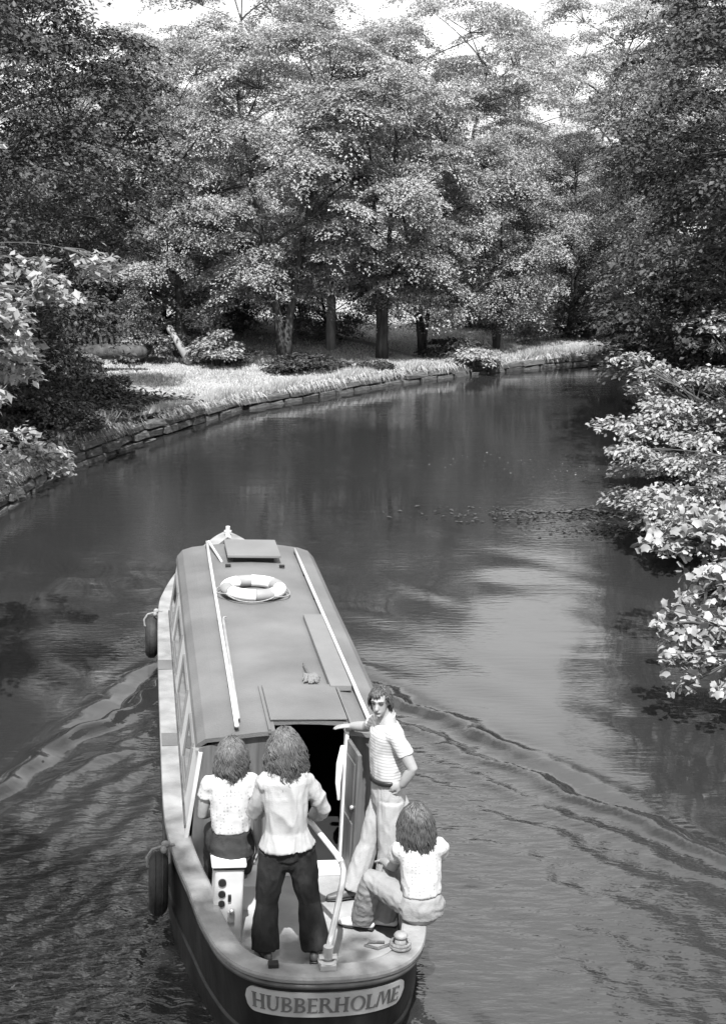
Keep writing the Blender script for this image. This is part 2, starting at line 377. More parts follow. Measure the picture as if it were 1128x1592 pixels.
def place(o, x, y, z, s=1.0, rz=0.0, label=None, cat='tree', group=None, sz=None):
    o.location = (x, y, z); o.scale = (s, s, sz or s); o.rotation_euler = (0, 0, rz); return tag(o, label, cat, group)

# ------------------------------------------------------------------ the land, the canal
LEFT = np.array([(-7.5, -60), (-7.5, -10), (-7.6, 10), (-7.2, 20), (-6.6, 25.3), (-6.16, 28.8), (-5.2, 31.7), (-4.0, 34.7), (-3.4, 36.2), (-1.64, 38.3), (.48, 40.8), (3.25, 43.2), (7.0, 45.8), (9.4, 47.3), (14, 49.3), (22, 52), (42, 57), (90, 66)])
RIGHT = np.array([(6.2, -60), (6.0, -10), (5.7, 8), (5.5, 14), (5.9, 22), (7.0, 29), (9.5, 34), (14, 38), (24, 42), (42, 46), (90, 54)])
POLY = np.concatenate([LEFT, RIGHT[::-1]])

def seg_dist(P, L):
    d = np.full(len(P), 1e9)
    for a, b in zip(L[:-1], L[1:]):
        ab = b - a; t = np.clip(((P - a) @ ab) / (ab @ ab), 0, 1); d = np.minimum(d, np.linalg.norm(P - a - t[:, None] * ab, axis=1))
    return d
def inside(P, L):
    c = np.zeros(len(P), bool); j = len(L) - 1
    for i in range(len(L)):
        xi, yi = L[i]; xj, yj = L[j]
        k = ((yi > P[:, 1]) != (yj > P[:, 1])) & (P[:, 0] < (xj - xi) * (P[:, 1] - yi) / (yj - yi + 1e-12) + xi); c ^= k; j = i
    return c
def ground_h(P):
    ins = inside(P, POLY); d = np.minimum(seg_dist(P, LEFT), seg_dist(P, RIGHT)); dl = seg_dist(P, LEFT)
    far = np.clip((P[:, 1] - 60) / 400, 0, 1)
    lowf = np.clip((P[:, 1] - 31) / 5, 0, 1)                       # the far stretch of the bank is lower
    h = .42 - .16 * lowf + .5 * np.clip((d - 2) / 9, 0, 1) + .06 * np.sin(P[:, 0] * 1.1 + 2) * np.cos(P[:, 1] * .8) + 26 * far ** 1.5 * (1 + .25 * np.sin(P[:, 0] / 130))
    h += .10 * np.clip((33 - P[:, 1]) / 8, 0, 1)
    h = np.where(d < .6, np.minimum(h, .40 - .16 * lowf), h)
    return np.where(ins, -1.1, h)
def axis(lo, hi, step, far, n):
    core = np.arange(lo, hi + 1e-6, step); e = np.geomspace(step, far, n)
    return np.concatenate([lo - e[::-1], core, hi + e])
gx = axis(-13, 14, .18, 3000, 30); gy = axis(14, 58, .18, 3200, 30)
GX, GY = np.meshgrid(gx, gy); P2 = np.stack([GX.ravel(), GY.ravel()], 1)
nx, ny = len(gx), len(gy); idx = np.arange(nx * ny).reshape(ny, nx)
quads = np.stack([idx[:-1, :-1], idx[:-1, 1:], idx[1:, 1:], idx[1:, :-1]], -1).reshape(-1, 4)
gnd = trimesh('ground', np.column_stack([P2, ground_h(P2)]), quads, M['ground'], None, None, True); tag(gnd, 'grassy canal banks and the fields behind the trees', 'ground', kind='structure')

# boat frame: origin under the rear edge of the roof, heading 8.8 degrees to the left of the view
BO = Vector((-.47, 10.35, 0)); BA = R(8.8)
def to_boat(P):
    q = P - np.array([BO.x, BO.y]); return q @ np.array([math.cos(BA), math.sin(BA)]), q @ np.array([-math.sin(BA), math.cos(BA)])

# water: one sheet, finely divided round the boat so that the wake is real relief
def waves(P):
    r, f = to_boat(P); g = np.random.default_rng(5); a = np.abs(r); z = np.zeros(len(P))
    lead = 1.0 + np.maximum(6.9 - f, 0) * .466                       # leading edge of the bow wave
    p = (lead - a) * .906
    ph = ((1.0 + (6.9 - f) * .66) - a) * .834                         # crests lie a little steeper than the edge
    wob = .07 * np.sin(1.7 * f + 2.3 * r) + .05 * np.sin(4.1 * f - 1.3 * r) + .03 * np.sin(9.3 * f + 5.1 * r + 1) + .02 * np.sin(15.1 * f - 9.7 * r)
    brk = .55 + .45 * np.sin(3.1 * f + 1.9 * np.sin(2.2 * r + f)) * np.sin(1.3 * f - 2.7 * r + 1.4)     # crests come and go along their length
    fine = np.zeros(len(P))
    for q in range(10): th = g.uniform(0, 6.28); lm = g.uniform(.25, .7); fine += np.sin(2 * math.pi * (r * math.cos(th) + f * math.sin(th)) / lm + g.uniform(0, 6.28)) / 10
    env = .9 * np.exp(-((p - .14) / .22) ** 2) + (p > 0) * .80 * np.exp(-p / 1.5) * np.clip(p / .3, 0, 1) * (.35 + .65 * brk + .8 * fine)
    env *= (f < 7.1) * np.clip((7.1 - f) / .8, 0, 1) * np.exp(-np.maximum(4.5 - f, 0) / 8.5) * np.clip((a - .98) / .25, 0, 1)
    lam = np.where(r < 0, .58, .50)
    z += .038 * env * np.where(r < 0, 1.45, .95) * (np.cos(2 * math.pi * (ph + wob) / lam) + .30 * np.cos(4 * math.pi * (ph + wob) / lam + .6))
    # stern waves and churned water
    ps = ((.75 + np.maximum(-1.2 - f, 0) * .5) - a); z += .014 * np.exp(-((ps) / .35) ** 2) * np.clip((-1.0 - f) / .6, 0, 1) * np.cos(2 * math.pi * ps / .4)
    tr = np.clip(p / .8, 0, 1) * np.clip((6.4 - f) / 3.5, 0, 1)
    ch = np.zeros(len(P)); side = np.where(r < 0, 1.0, .55)
    for k in range(44):
        lm = g.uniform(.12, .34); th = g.uniform(0, 6.283); ch += (lm / .5) ** .8 * np.sin(2 * math.pi * (P[:, 0] * math.cos(th) + P[:, 1] * math.sin(th)) / lm + g.uniform(0, 6.28))
    rough = 1 + 1.9 * np.clip((1.4 - f) / 2.5, 0, 1) * (r < 0)
    z += .0012 * ch * tr * side * rough
    # slow swell everywhere
    for k in range(14):
        lm = g.uniform(.6, 2.2); th = g.normal(1.5, .8); z += .0011 * lm * np.sin(2 * math.pi * (P[:, 0] * math.cos(th) + P[:, 1] * math.sin(th)) / lm + g.uniform(0, 6.28))
    return z, np.clip(tr * side * rough, 0, 2.3) * .45
wx = axis(-5.6, 5.6, .05, 80, 44); wy = axis(6.2, 19.5, .05, 58, 60)
wx = wx[(wx > -13) & (wx < 86)]; wy = wy[(wy > -58) & (wy < 70)]
WX, WY = np.meshgrid(wx, wy); W2 = np.stack([WX.ravel(), WY.ravel()], 1); nx, ny = len(wx), len(wy); idx = np.arange(nx * ny).reshape(ny, nx)
quads = np.stack([idx[:-1, :-1], idx[:-1, 1:], idx[1:, 1:], idx[1:, :-1]], -1).reshape(-1, 4)
wz, churn = waves(W2); wz = wz * np.clip((26 - W2[:, 1]) / 5, .0, 1) * np.clip((W2[:, 1] - 2) / 3, 0, 1)
r_, f_ = to_boat(W2)
wat = trimesh('water', np.column_stack([W2, wz]), quads, M['water'], None, churn, True); tag(wat, 'dark canal water with the wake of the boat', 'water', kind='structure')

# ------------------------------------------------------------------ stone edging of the left bank
def resample(L, step, y0, y1):
    P = []; acc = 0
    for a, b in zip(L[:-1], L[1:]):
        n = np.linalg.norm(b - a); s = acc
        while s < n: P.append((a + (b - a) * s / n, (b - a) / n)); s += step
        acc = s - n
    return [(p, t) for p, t in P if y0 <= p[1] <= y1]
wall = empty('canal_wall', (-6.6, 25.3, 0)); tag(wall, 'low rough stone wall edging the grassy bank along the water', 'wall')
stone_meshes = []
for k in range(6):
    bm = bmesh.new(); bmesh.ops.create_cube(bm, size=1)
    bmesh.ops.bevel(bm, geom=bm.edges[:], offset=.09, segments=1, affect='EDGES')
    for v in bm.verts: v.co += Vector((random.gauss(0, .025), random.gauss(0, .05), random.gauss(0, .05)))
    me = bpy.data.meshes.new('stone'); bm.to_mesh(me); bm.free(); me.materials.append(M['stone']); stone_meshes.append(me)
for course, (zb, hh, ln) in enumerate(((-.12, .19, .62), (.085, .17, .70), (.27, .15, .95))):
    for i, (p, t) in enumerate(resample(LEFT, ln, 20, 52)):
        if p[0] > 16: continue
        o = link(bpy.data.objects.new('stone', random.choice(stone_meshes)), wall)
        n_ = np.array([-t[1], t[0]]); off = .0 + .03 * course + random.gauss(0, .02)
        low = .16 * min(1, max(0, (p[1] - 31) / 5))
        if course == 0 and low > .1: bpy.data.objects.remove(o); continue
        c = p + n_ * off + t * (course * .31)
        o.location = (c[0] + 6.6, c[1] - 25.3, zb + hh / 2 - low + random.gauss(0, .012)); o.rotation_euler = (random.gauss(0, .03), random.gauss(0, .02), math.atan2(t[1], t[0]) + random.gauss(0, .03))
        o.scale = (ln * random.uniform(  .88, .97), .42, hh * random.uniform(.9, 1.0))

# ------------------------------------------------------------------ grass
def grass(name, n, region, hmin, hmax, g, m, label):
    P = region(n, g); n = len(P); z = ground_h(P); h = g.uniform(hmin, hmax, n) * (.6 + .8 * (np.sin(P[:, 0] * 1.9) * np.cos(P[:, 1] * 1.6) * .5 + .5))
    a = g.uniform(0, 6.28, n); wd = g.uniform(.012, .028, n); b = g.normal(0, .35, (n, 2)) * h[:, None]
    z = np.maximum(z, .2); base = np.column_stack([P, z - .02]); dx = np.column_stack([np.cos(a) * wd, np.sin(a) * wd, np.zeros(n)])
    tip = base + np.column_stack([b, h]); V = np.stack([base - dx, base + dx, tip], 1).reshape(-1, 3)
    o = trimesh(name, V, np.arange(3 * n).reshape(-1, 3), m, None, np.repeat(g.uniform(.55, 1.3, n), 3)); return tag(o, label, 'grass', kind='stuff')
def left_bank(n, g):
    k = g.integers(3, len(LEFT) - 4, n * 3); t = g.uniform(0, 1, n * 3)[:, None]; ln = np.linalg.norm(LEFT[k + 1] - LEFT[k], axis=1)
    keep = g.uniform(0, 5.5, n * 3) < ln; k = k[keep]; t = t[keep]
    a, b = LEFT[k], LEFT[k + 1]; d = nrm(b - a); nn = np.stack([-d[:, 1], d[:, 0]], 1)
    off = np.abs(g.normal(0, 1, len(k))) * 3.4 + .12
    P = a + (b - a) * t + nn * (off + .2)[:, None]; P = P[~inside(P, POLY)]; return P[:n]
grass('grass', 170000, left_bank, .03, .095, np.random.default_rng(3), M['grass'], 'sunlit summer grass on the left bank of the canal')
def edge_tufts(n, g):
    k = g.integers(3, 13, n); t = np.clip(np.round(g.uniform(0, 1, n) * 9) / 9 + g.normal(0, .07, n), 0, 1)[:, None]; a, b = LEFT[k], LEFT[k + 1]; d = nrm(b - a)
    return a + (b - a) * t + np.stack([-d[:, 1], d[:, 0]], 1) * g.uniform(.27, .6, n)[:, None]
grass('grass', 40000, edge_tufts, .12, .34, np.random.default_rng(4), M['grass'], 'long grass tufts hanging over the stone edge of the bank')

def hanging_grass(n, g):
    k = g.integers(3, 13, n); t = g.uniform(0, 1, n)[:, None]; a, b = LEFT[k], LEFT[k + 1]; d = nrm(b - a); wv = np.stack([d[:, 1], -d[:, 0]], 1)
    P = a + (b - a) * t - wv * g.uniform(.02, .30, n)[:, None]; keep = (np.sin(P[:, 0] * 2.3 + P[:, 1] * 1.1) + np.sin(P[:, 0] * 5.1 - P[:, 1] * 3.7) + g.normal(0, .7, n)) > .35
    P, d, wv = P[keep], d[keep], wv[keep]; n = len(P); z = .41 - .16 * np.clip((P[:, 1] - 31) / 5, 0, 1) + g.uniform(-.02, .06, n); L = g.uniform(.06, .26, n)[:, None]; wd = g.uniform(.008, .02, n)[:, None]
    wv = nrm(wv + g.normal(0, .55, (n, 2))); b0 = np.column_stack([P, z]); s3 = np.column_stack([d, np.zeros(n)]) * wd; m1 = b0 + np.column_stack([wv * L * .55, L[:, 0] * g.uniform(.1, .7, n)]); tip = b0 + np.column_stack([wv * (L * .8 + .08), L[:, 0] * g.uniform(-.8, .2, n)])
    V = np.stack([b0 - s3, b0 + s3, m1 + s3, m1 - s3, tip], 1).reshape(-1, 3); i = np.arange(n)[:, None] * 5
    F = np.concatenate([i + np.array([[0, 1, 2]]), i + np.array([[0, 2, 3]]), i + np.array([[3, 2, 4]])])
    o = trimesh('grass', V, F, M['grass'], None, np.repeat(g.uniform(.35, 1.1, n), 5)); return tag(o, 'ragged grass drooping over the face of the stone edge', 'grass', kind='stuff')
hanging_grass(36000, np.random.default_rng(6))
gi = np.random.default_rng(61); P_ = np.column_stack([gi.uniform(-10.5, -3.9, 26000), gi.uniform(22, 37.5, 26000)]); dl_ = seg_dist(P_, LEFT)  # dark leaves strewn over the near left bank to stand in for deeper shade
P_ = P_[(~inside(P_, POLY)) & (dl_ > .12) & (P_[:, 1] + 1.1 * (P_[:, 0] + 5) + gi.normal(0, .5, 26000) < 36.2)]; n_ = len(P_)
shade_lv = leaf_mesh('shade_leaves', np.column_stack([P_, np.maximum(ground_h(P_), .25) + gi.uniform(.02, .16, n_)]), np.column_stack([gi.normal(0, .5, (n_, 2)), np.ones(n_)]), gi.normal(0, 1, (n_, 3)), .13 * gi.uniform(.5, 1.4, n_), M['leaf_dark'], None, DIAMOND, None, gi)
tag(shade_lv, 'dark leaf layer added to deepen the shade on the near end of the left bank', 'shade_leaves', kind='stuff')

# ------------------------------------------------------------------ trees
GH = lambda x, y: float(ground_h(np.array([[x, y]]))[0]) - .05
tA = make_tree('broadleaf_tree', 11, 12.5, 4.3, 1.3, .092, 112000, M['leaf'], M['bark'], .24, lobes=22, spray=.75, thick=.11)
tB = make_tree('broadleaf_tree', 12, 11.5, 3.9, 2.1, .10, 90000, M['leaf_pale'], M['bark'], .24, stems=2, lobes=18, spray=.8, thick=.10, fill=9)
tC = make_tree('broadleaf_tree', 13, 12.0, 4.6, .7, .105, 96000, M['leaf_dark'], M['bark'], .28, lobes=26, spray=.65)
tD = make_tree('broadleaf_tree', 14, 8.0, 2.9, .9, .085, 62000, M['leaf_pale'], M['bark'], .12, stems=3, lobes=18, spray=.5, thick=.18)
tE = make_tree('broadleaf_tree', 15, 14.0, 4.6, 2.2, .12, 92000, M['leaf_pale'], M['bark_pale'], .27, lobes=19, spray=.9, thick=.12, fill=8)
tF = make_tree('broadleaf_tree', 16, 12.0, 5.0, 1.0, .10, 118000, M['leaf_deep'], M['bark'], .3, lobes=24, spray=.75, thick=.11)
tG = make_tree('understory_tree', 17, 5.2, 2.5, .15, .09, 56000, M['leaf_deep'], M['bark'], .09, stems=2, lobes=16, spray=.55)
tH = make_tree('broadleaf_tree', 18, 13.0, 5.2, 1.8, .115, 100000, M['leaf_pale'], M['bark'], .28, stems=2, lobes=22, spray=.75, thick=.16)
used = set()
def T(proto, x, y, s, rz, label, group=None, sz=None):
    o = copy_tree(proto) if proto in used else proto; used.add(proto); return place(o, x, y, GH(x, y), s, rz, label, 'tree', group, sz)
G1 = 'trees along the towpath'; G2 = 'taller trees of the back row'; G3 = 'trees leaning over from the right bank'
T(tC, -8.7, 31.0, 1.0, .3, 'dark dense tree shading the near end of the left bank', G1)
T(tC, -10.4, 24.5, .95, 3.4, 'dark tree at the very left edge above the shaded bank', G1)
T(tA, -5.6, 43.8, .75, 1.0, 'broadleaf tree with thick dark trunk left of the sunlit grass', G1)
T(tB, -2.4, 43.4, .86, 2.0, 'broadleaf tree above the clipped dark bush on the grass', G1)
T(tB, .6, 44.8, .80, .4, 'forked dark-trunked tree at the middle of the far bank', G1)
T(tD, 1.9, 46.0, 1.0, .9, 'slender tree just right of the forked trunk', G1)
T(tD, 4.4, 47.0, .88, 3.9, 'pale feathery multi-stemmed tree above the overhanging plant', G1)
T(tC, 7.4, 50.6, .58, 4.4, 'dark-trunked tree at the far end of the lit grass', G1)
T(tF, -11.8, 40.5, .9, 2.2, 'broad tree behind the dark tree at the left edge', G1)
T(tE, -11.2, 66, .82, .5, 'back-row tree under the sky gap at top left', G2)
T(tE, -5.0, 62, 1.0, 2.6, 'tall back-row tree with bare limbs, left of centre', G2)
T(tH, 4.0, 66, .98, 3.3, 'back-row tree at the top middle', G2)
T(tE, 7.6, 72, .88, 4.6, 'pale back-row tree right of centre', G2)
T(tH, 14.0, 80, 1.12, 5.3, 'back-row tree below the sky gap at top right', G2)
T(tF, 21.0, 78, 1.3, 1.2, 'back-row tree behind the bend of the canal', G2)
T(tF, -17, 58, 1.1, 3.2, 'back-row tree at the far left', G2)
T(tH, -2.2, 78, 1.08, .7, 'back-row tree in the gap left of the top middle', G2)
T(tD, -8.2, 46.6, 1.0, 2.1, 'small pale tree filling in behind the leaning post', G1)
G4 = 'low understory trees between the trunks'
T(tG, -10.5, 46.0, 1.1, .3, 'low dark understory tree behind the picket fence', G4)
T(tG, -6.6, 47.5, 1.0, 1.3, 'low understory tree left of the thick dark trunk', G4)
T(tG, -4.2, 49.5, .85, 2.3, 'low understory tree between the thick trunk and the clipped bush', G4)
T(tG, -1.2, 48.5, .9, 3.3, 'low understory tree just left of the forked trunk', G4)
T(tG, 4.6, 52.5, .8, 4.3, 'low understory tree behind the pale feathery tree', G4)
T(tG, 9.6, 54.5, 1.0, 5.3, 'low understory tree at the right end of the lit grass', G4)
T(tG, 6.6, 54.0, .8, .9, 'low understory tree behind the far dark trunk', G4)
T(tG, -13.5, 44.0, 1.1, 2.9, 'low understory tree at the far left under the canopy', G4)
T(tF, 10.4, 37.5, .95, .2, 'big tree on the right bank whose crown reaches over the bend', G3)
T(tC, 9.6, 29.0, 1.0, 5.2, 'dark tree filling the upper right edge', G3)
T(tF, 14.0, 46.0, 1.0, 2.5, 'tree beyond the bend on the right bank', G3)
T(tA, 11.5, 22.0, 1.05, 1.9, 'tall right-bank tree standing behind the bright bush', G3)

# small shrubs at the feet of the trees
def make_shrub(name, seed, rx, h, leaf, n, m):
    g = np.random.default_rng(seed); root = empty(name, (0, 0, 0)); st = MB(); Cs, Ns, Ds = [], [], []
    for i in range(16):
        a = g.uniform(0, 6.28); q = math.sqrt(g.uniform(0, 1)) * rx; zz = h * (1 - .55 * (q / rx) ** 2) * g.uniform(.5, 1.0)
        c = np.array([q * math.cos(a), q * math.sin(a), zz]); st.tube([(0, 0, -.05), c * np.array([.4, .4, .6]), c], [.025, .015, .006], 5)
        C, N, D = clump(c, rx * .42, h * .12, n // 16, c + .01, g); Cs.append(C); Ns.append(N); Ds.append(D)
    st.build('stems', M['bark'], root); C = np.concatenate(Cs); C[:, 2] = np.maximum(C[:, 2], .03)
    leaf_mesh('foliage', C, np.concatenate(Ns), np.concatenate(Ds), leaf * g.uniform(.6, 1.4, len(C)), m, root, DIAMOND, None, g); return root
sA = make_shrub('shrub', 31, .95, .75, .10, 4200, M['leaf_dark']); sB = make_shrub('shrub', 32, .8, 1.2, .11, 4200, M['leaf']); sC = make_shrub('shrub', 33, .8, .8, .12, 3000, M['leaf_pale'])
def SH(p, x, y, s, label, sz=None, z=None):
    o = copy_tree(p) if p in used else p; used.add(p); place(o, x, y, GH(x, y) if z is None else z, s, x * 2.1, label, 'shrub', 'shrubs under the trees', sz)
SH(sA, -1.7, 41.9, 1.15, 'low clipped dark bush on the grass left of the forked tree', .8)
SH(sA, -4.0, 42.6, .8, 'leafy dark shrub at the foot of the trunk beside the lit grass')
SH(sB, -4.3, 42.0, .95, 'upright shrub on the edge of the sunlit grass, with pale grass before it')
SH(sB, -6.6, 42.5, 1.0, 'bushy shrub next to the pale leaning post')
SH(sC, 3.6, 43.6, 1.0, 'leafy plant hanging over the stone edge on the far bank', .8, .15)
SH(sA, 3.0, 45.4, 1.0, 'dark low shrub behind the overhanging leafy plant')
SH(sA, .35, 41.6, .55, 'dark tuft on the corner of the stone edge', .8, .1)
SH(sB, 5.6, 48.8, .9, 'shrub at the foot of the pale feathery tree')
SH(sA, 8.4, 50.2, 1.2, 'dark shrub under the tree at the far end of the grass')
SH(sC, -8.0, 39.5, 1.1, 'shrub in the shade by the picket fence')
SH(sA, -7.0, 36.4, 1.0, 'dark low shrub on the shaded bank')
SH(sA, -5.9, 32.3, .9, 'dark plant added at the bank edge to deepen the shade', .7)  # from here on, dark plants added to make the shaded bank darker
SH(sA, -6.7, 30.6, 1.0, 'dark plant added behind the near stones to deepen the shade', .7)
SH(sA, -7.6, 33.4, 1.2, 'dark spreading plant added under the dark tree to deepen its shade')
SH(sA, -5.6, 35.2, .9, 'dark plant added to deepen the shade where it meets the sunlit grass', .5)
SH(sA, -7.6, 28.3, 1.1, 'dark plant added above the nearest stones on the left to deepen the shade')

# ------------------------------------------------------------------ bush and branches overhanging from the right bank
def sprays(name, root_at, stem_from, lst, leaf, m, shape, label, cat, g, limb_r=.05, flat=.08, group=None, up=.9, droop=.22, mb='bark', reach=None):
    """a plant built from explicit leafy boughs: lst = (tip xyz, spray radius, leaves)"""
    root = empty(name, root_at); tag(root, label, cat, group); o0 = np.array(root_at); st = MB(); Cs, Ns, Ds, Ts, Sz = [], [], [], [], []
    sf = np.array(stem_from)
    for tip, r, n in lst:
        tip = np.array(tip, float); s0 = (tip + np.array(reach) * g.uniform(.7, 1.3)) if reach else sf + np.array([g.normal(0, .3), g.normal(0, .3), 0]); mid = (s0 * .45 + tip * .55) + np.array([0, 0, .35 * abs(tip[0] - s0[0]) * .5])
        pts = [s0 * (1 - q) ** 2 + 2 * mid * q * (1 - q) + tip * q * q - o0 for q in np.linspace(0, 1, 8)]
        st.tube(pts, [limb_r * (1 - .88 * q) for q in np.linspace(0, 1, 8)], 6)
        out = tip - s0; out[2] = 0; out = out / (np.linalg.norm(out) + 1e-9)
        for j in range(7):                                             # the bough's side twigs, a flat fan
            c = tip - o0 - out * r * g.uniform(-.6, 1.3) + np.array([-out[1], out[0], 0]) * r * g.normal(0, .55) + np.array([0, 0, g.normal(0, flat * 1.3)])
            st.tube([pts[5], (np.array(pts[5]) + c) / 2 + np.array([0, 0, .03]), c], [.014, .009, .004], 5, caps=False)
            k = n // 7; C, N, D = clump(c, r * g.uniform(.35, .6), flat, k, out, g, droop, up); Cs.append(C); Ns.append(N); Ds.append(D); Ts.append(g.uniform(.6, 1.25, k)); Sz.append(leaf * g.uniform(.6, 1.3, k))
    st.build('branches', M[mb], root, True)
    leaf_mesh('foliage', np.concatenate(Cs), np.concatenate(Ns), np.concatenate(Ds), np.concatenate(Sz), m, root, shape, np.concatenate(Ts), g); return root

g = np.random.default_rng(21)
L1 = []
for (x, y, z, r, n) in [(5.0, 24, 1.75, .8, 1500), (5.9, 24.5, 1.8, .95, 1700), (6.8, 24.2, 1.9, 1.0, 1700), (5.2, 23.0, 1.30, .75, 1500), (6.0, 23.2, 1.35, .9, 1700), (6.8, 23, 1.3, .9, 1500),
                        (4.75, 22.2, .95, .7, 1400), (5.5, 22.3, .85, .8, 1600), (6.3, 22.0, .9, .9, 1600), (5.2, 21.0, .55, .6, 1200), (5.9, 21.0, .5, .8, 1400), (6.6, 21, .55, .9, 1400),
                        (5.9, 26, 2.45, .55, 700), (6.7, 26, 2.5, .8, 1200), (5.4, 26, 2.35, .4, 420), (6.9, 27, 3.1, .6, 800), (6.3, 24.0, 2.3, .5, 600), (7.2, 23.5, 2.4, .8, 1200)]:
    L1.append(((x - .5, y, z + g.normal(0, .12)), r, int(n * .95)))
for _ in range(16): L1.append(((g.uniform(4.9, 7.2), g.uniform(21.2, 26), g.uniform(.35, 2.3)), g.uniform(.35, .65), 420))
sprays('overhanging_bush', (7.4, 23, .4), (7.6, 23.3, .5), L1, .098, M['leaf_bush'], DIAMOND, 'bright leafy bush with flat sprays hanging over the water on the right', 'bush', g, flat=.10, droop=.30)
L1 = [((x, y, z), r, n) for x, y, z, r, n in [(3.95, 17.2, 1.55, .32, 46), (4.1, 17.4, 1.75, .4, 60), (4.3, 17.0, 1.6, .4, 80), (4.6, 17.3, 1.55, .5, 110), (4.25, 16.8, 1.2, .4, 70), (4.6, 16.6, 1.15, .45, 90), (4.35, 16.2, .85, .35, 60), (4.75, 16.4, .8, .4, 80), (5.0, 17, 1.3, .5, 90), (4.0, 16.3, .95, .22, 24)]]
sprays('overhanging_sapling', (5.9, 17.3, .4), (6.0, 17.5, .5), [((t[0] - .15, t[1], t[2]), r * 1.05, int(n * 2.3)) for t, r, n in L1], .125, M['leaf_bush'], LOBED, 'sapling with large lobed leaves below the bright bush', 'sapling', g, .03, .13, droop=.45, up=.6)
L1 = [((x, y, z), r, n) for x, y, z, r, n in [(3.7, 15.0, .95, .3, 50), (3.95, 15.0, .9, .35, 70), (3.6, 14.7, .72, .25, 40), (4.0, 14.8, .66, .36, 70), (4.3, 15.1, .95, .4, 70), (3.45, 15.1, 1.0, .14, 14)]]
sprays('overhanging_sapling', (5.7, 14.6, .4), (5.8, 14.8, .5), [((t[0] - .12, t[1], t[2]), r * 1.05, int(n * 2.3)) for t, r, n in L1], .115, M['leaf_bush'], LOBED, 'lowest leafy branch at the right edge, close above the water', 'sapling', g, .025, .12, droop=.45, up=.6)
L1 = [((g.uniform(5.2, 8.6), g.uniform(26, 33), g.uniform(.7, 3.6)), g.uniform(.6, 1.0), 900) for _ in range(34)]
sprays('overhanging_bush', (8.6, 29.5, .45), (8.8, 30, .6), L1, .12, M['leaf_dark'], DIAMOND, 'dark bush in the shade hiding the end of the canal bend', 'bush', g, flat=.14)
L1 = [((g.uniform(5.0, 6.6), g.uniform(9.5, 13.5), g.uniform(.5, 1.3)), .5, 260) for _ in range(8)]
sprays('bank_shrub', (6.6, 12, .45), (6.8, 12, .5), L1, .12, M['leaf_dark'], DIAMOND, 'dark low plants at the water edge near the right margin', 'shrub', g)

# ------------------------------------------------------------------ near trees on the left bank
g = np.random.default_rng(22)
L1 = [((x, y, z), r, n) for x, y, z, r, n in [(-3.05, 14.2, 4.98, .34, 110), (-2.6, 14.4, 5.06, .24, 70), (-3.3, 14.0, 4.75, .42, 180), (-3.5, 13.8, 4.55, .42, 200), (-3.35, 14.1, 4.42, .4, 150), (-3.7, 14.3, 4.3, .5, 240), (-3.4, 13.9, 4.12, .35, 140), (-3.8, 14.2, 4.0, .45, 200),
                                             (-3.9, 14.4, 4.7, .5, 240), (-4.3, 14.1, 4.2, .6, 280), (-3.85, 14, 5.4, .3, 90), (-3.95, 14.3, 6.1, .35, 90), (-3.9, 14.3, 3.75, .35, 120), (-3.85, 14.1, 6.6, .3, 70), (-3.75, 14.2, 6.9, .3, 70),
                                             (-4.25, 17.0, 2.75, .4, 140), (-3.85, 17.1, 2.55, .28, 70), (-4.5, 17.2, 2.6, .45, 180), (-4.6, 16.9, 2.25, .4, 140), (-3.6, 17.0, 2.42, .18, 40), (-4.8, 17.1, 3.2, .5, 160)]]
nt = sprays('hanging_branches_tree', (-8.6, 14.5, .45), (-8.4, 14.6, 4.6), [(t, r, int(n * 2.4)) for t, r, n in L1], .105, M['leaf_near'], DIAMOND, 'near tree at the left edge whose bright leafy branches hang into view', 'tree', g, .009, .10, droop=.5, up=.75, reach=(-1.3, .1, .12))
for c_ in nt.children:
    if c_.name.startswith('branches'): c_['kind'] = 'stuff'
mb_ = MB()
for q in ((-5.9, 14.2, 5.4), (-6.0, 17.0, 3.3)): mb_.tube([(.2, .1, 4.2), tuple((np.array(q) - np.array([-8.6, 14.5, .45])) * .5 + np.array([.1, .05, 2.4])), tuple(np.array(q) - np.array([-8.6, 14.5, .45]))], [.09, .06, .025], 8)
mb_.build('limbs', M['bark'], nt, True)
tb = MB(); tb.tube([(0, 0, -.3), (.1, .05, 2), (.2, .1, 4.6), (.1, .2, 8), (.3, .3, 11)], [.34, .25, .21, .13, .03], 10); tb.build('trunk', M['bark'], nt, True)
# a tree that stands beside the bridge, out of the picture; its shade dapples the stern and the water at lower left
tS = make_tree('bridge_tree', 41, 12.5, 3.5, 6.8, .15, 44000, M['leaf'], M['bark'], .3, lobes=22, lean=(.34, .0))
place(tS, -5.9, -.85, .35, 1.0, .6, 'tree beside the bridge, whose shade dapples the stern and the water at lower left', 'tree')

# ------------------------------------------------------------------ bits on the far bank and on the water
def pole_thing(name, pts, rad, m, label, cat, n=8):
    o = MB(); p0 = Vector(pts[0]); o.tube([Vector(p) - p0 for p in pts], rad, n, rnd=True); q = o.build(name, m, None, True); q.location = p0; return tag(q, label, cat)
pole_thing('fallen_log', [(-8.2, 40.2, 1.0), (-7.4, 40.3, 1.05), (-6.3, 40.6, 1.0)], [.2, .22, .19], M['bark'], 'dark log lying on the shaded bank beside the picket fence', 'log', 10)
pole_thing('leaning_post', [(-5.15, 42.2, .5), (-5.75, 42.4, 1.5)], [.12, .1], M['wood_pale'], 'pale post leaning to the left behind the lit grass', 'post')
pole_thing('pale_stump', [(-1.05, 45.8, .5), (-1.0, 45.8, 2.1)], [.17, .14], M['bark_pale'], 'pale slim trunk stump behind the clipped bush', 'stump')
fz = empty('picket_fence', (-8.9, 42.2, GH(-8.9, 42.2))); tag(fz, 'short pale picket fence under the trees on the left', 'fence')
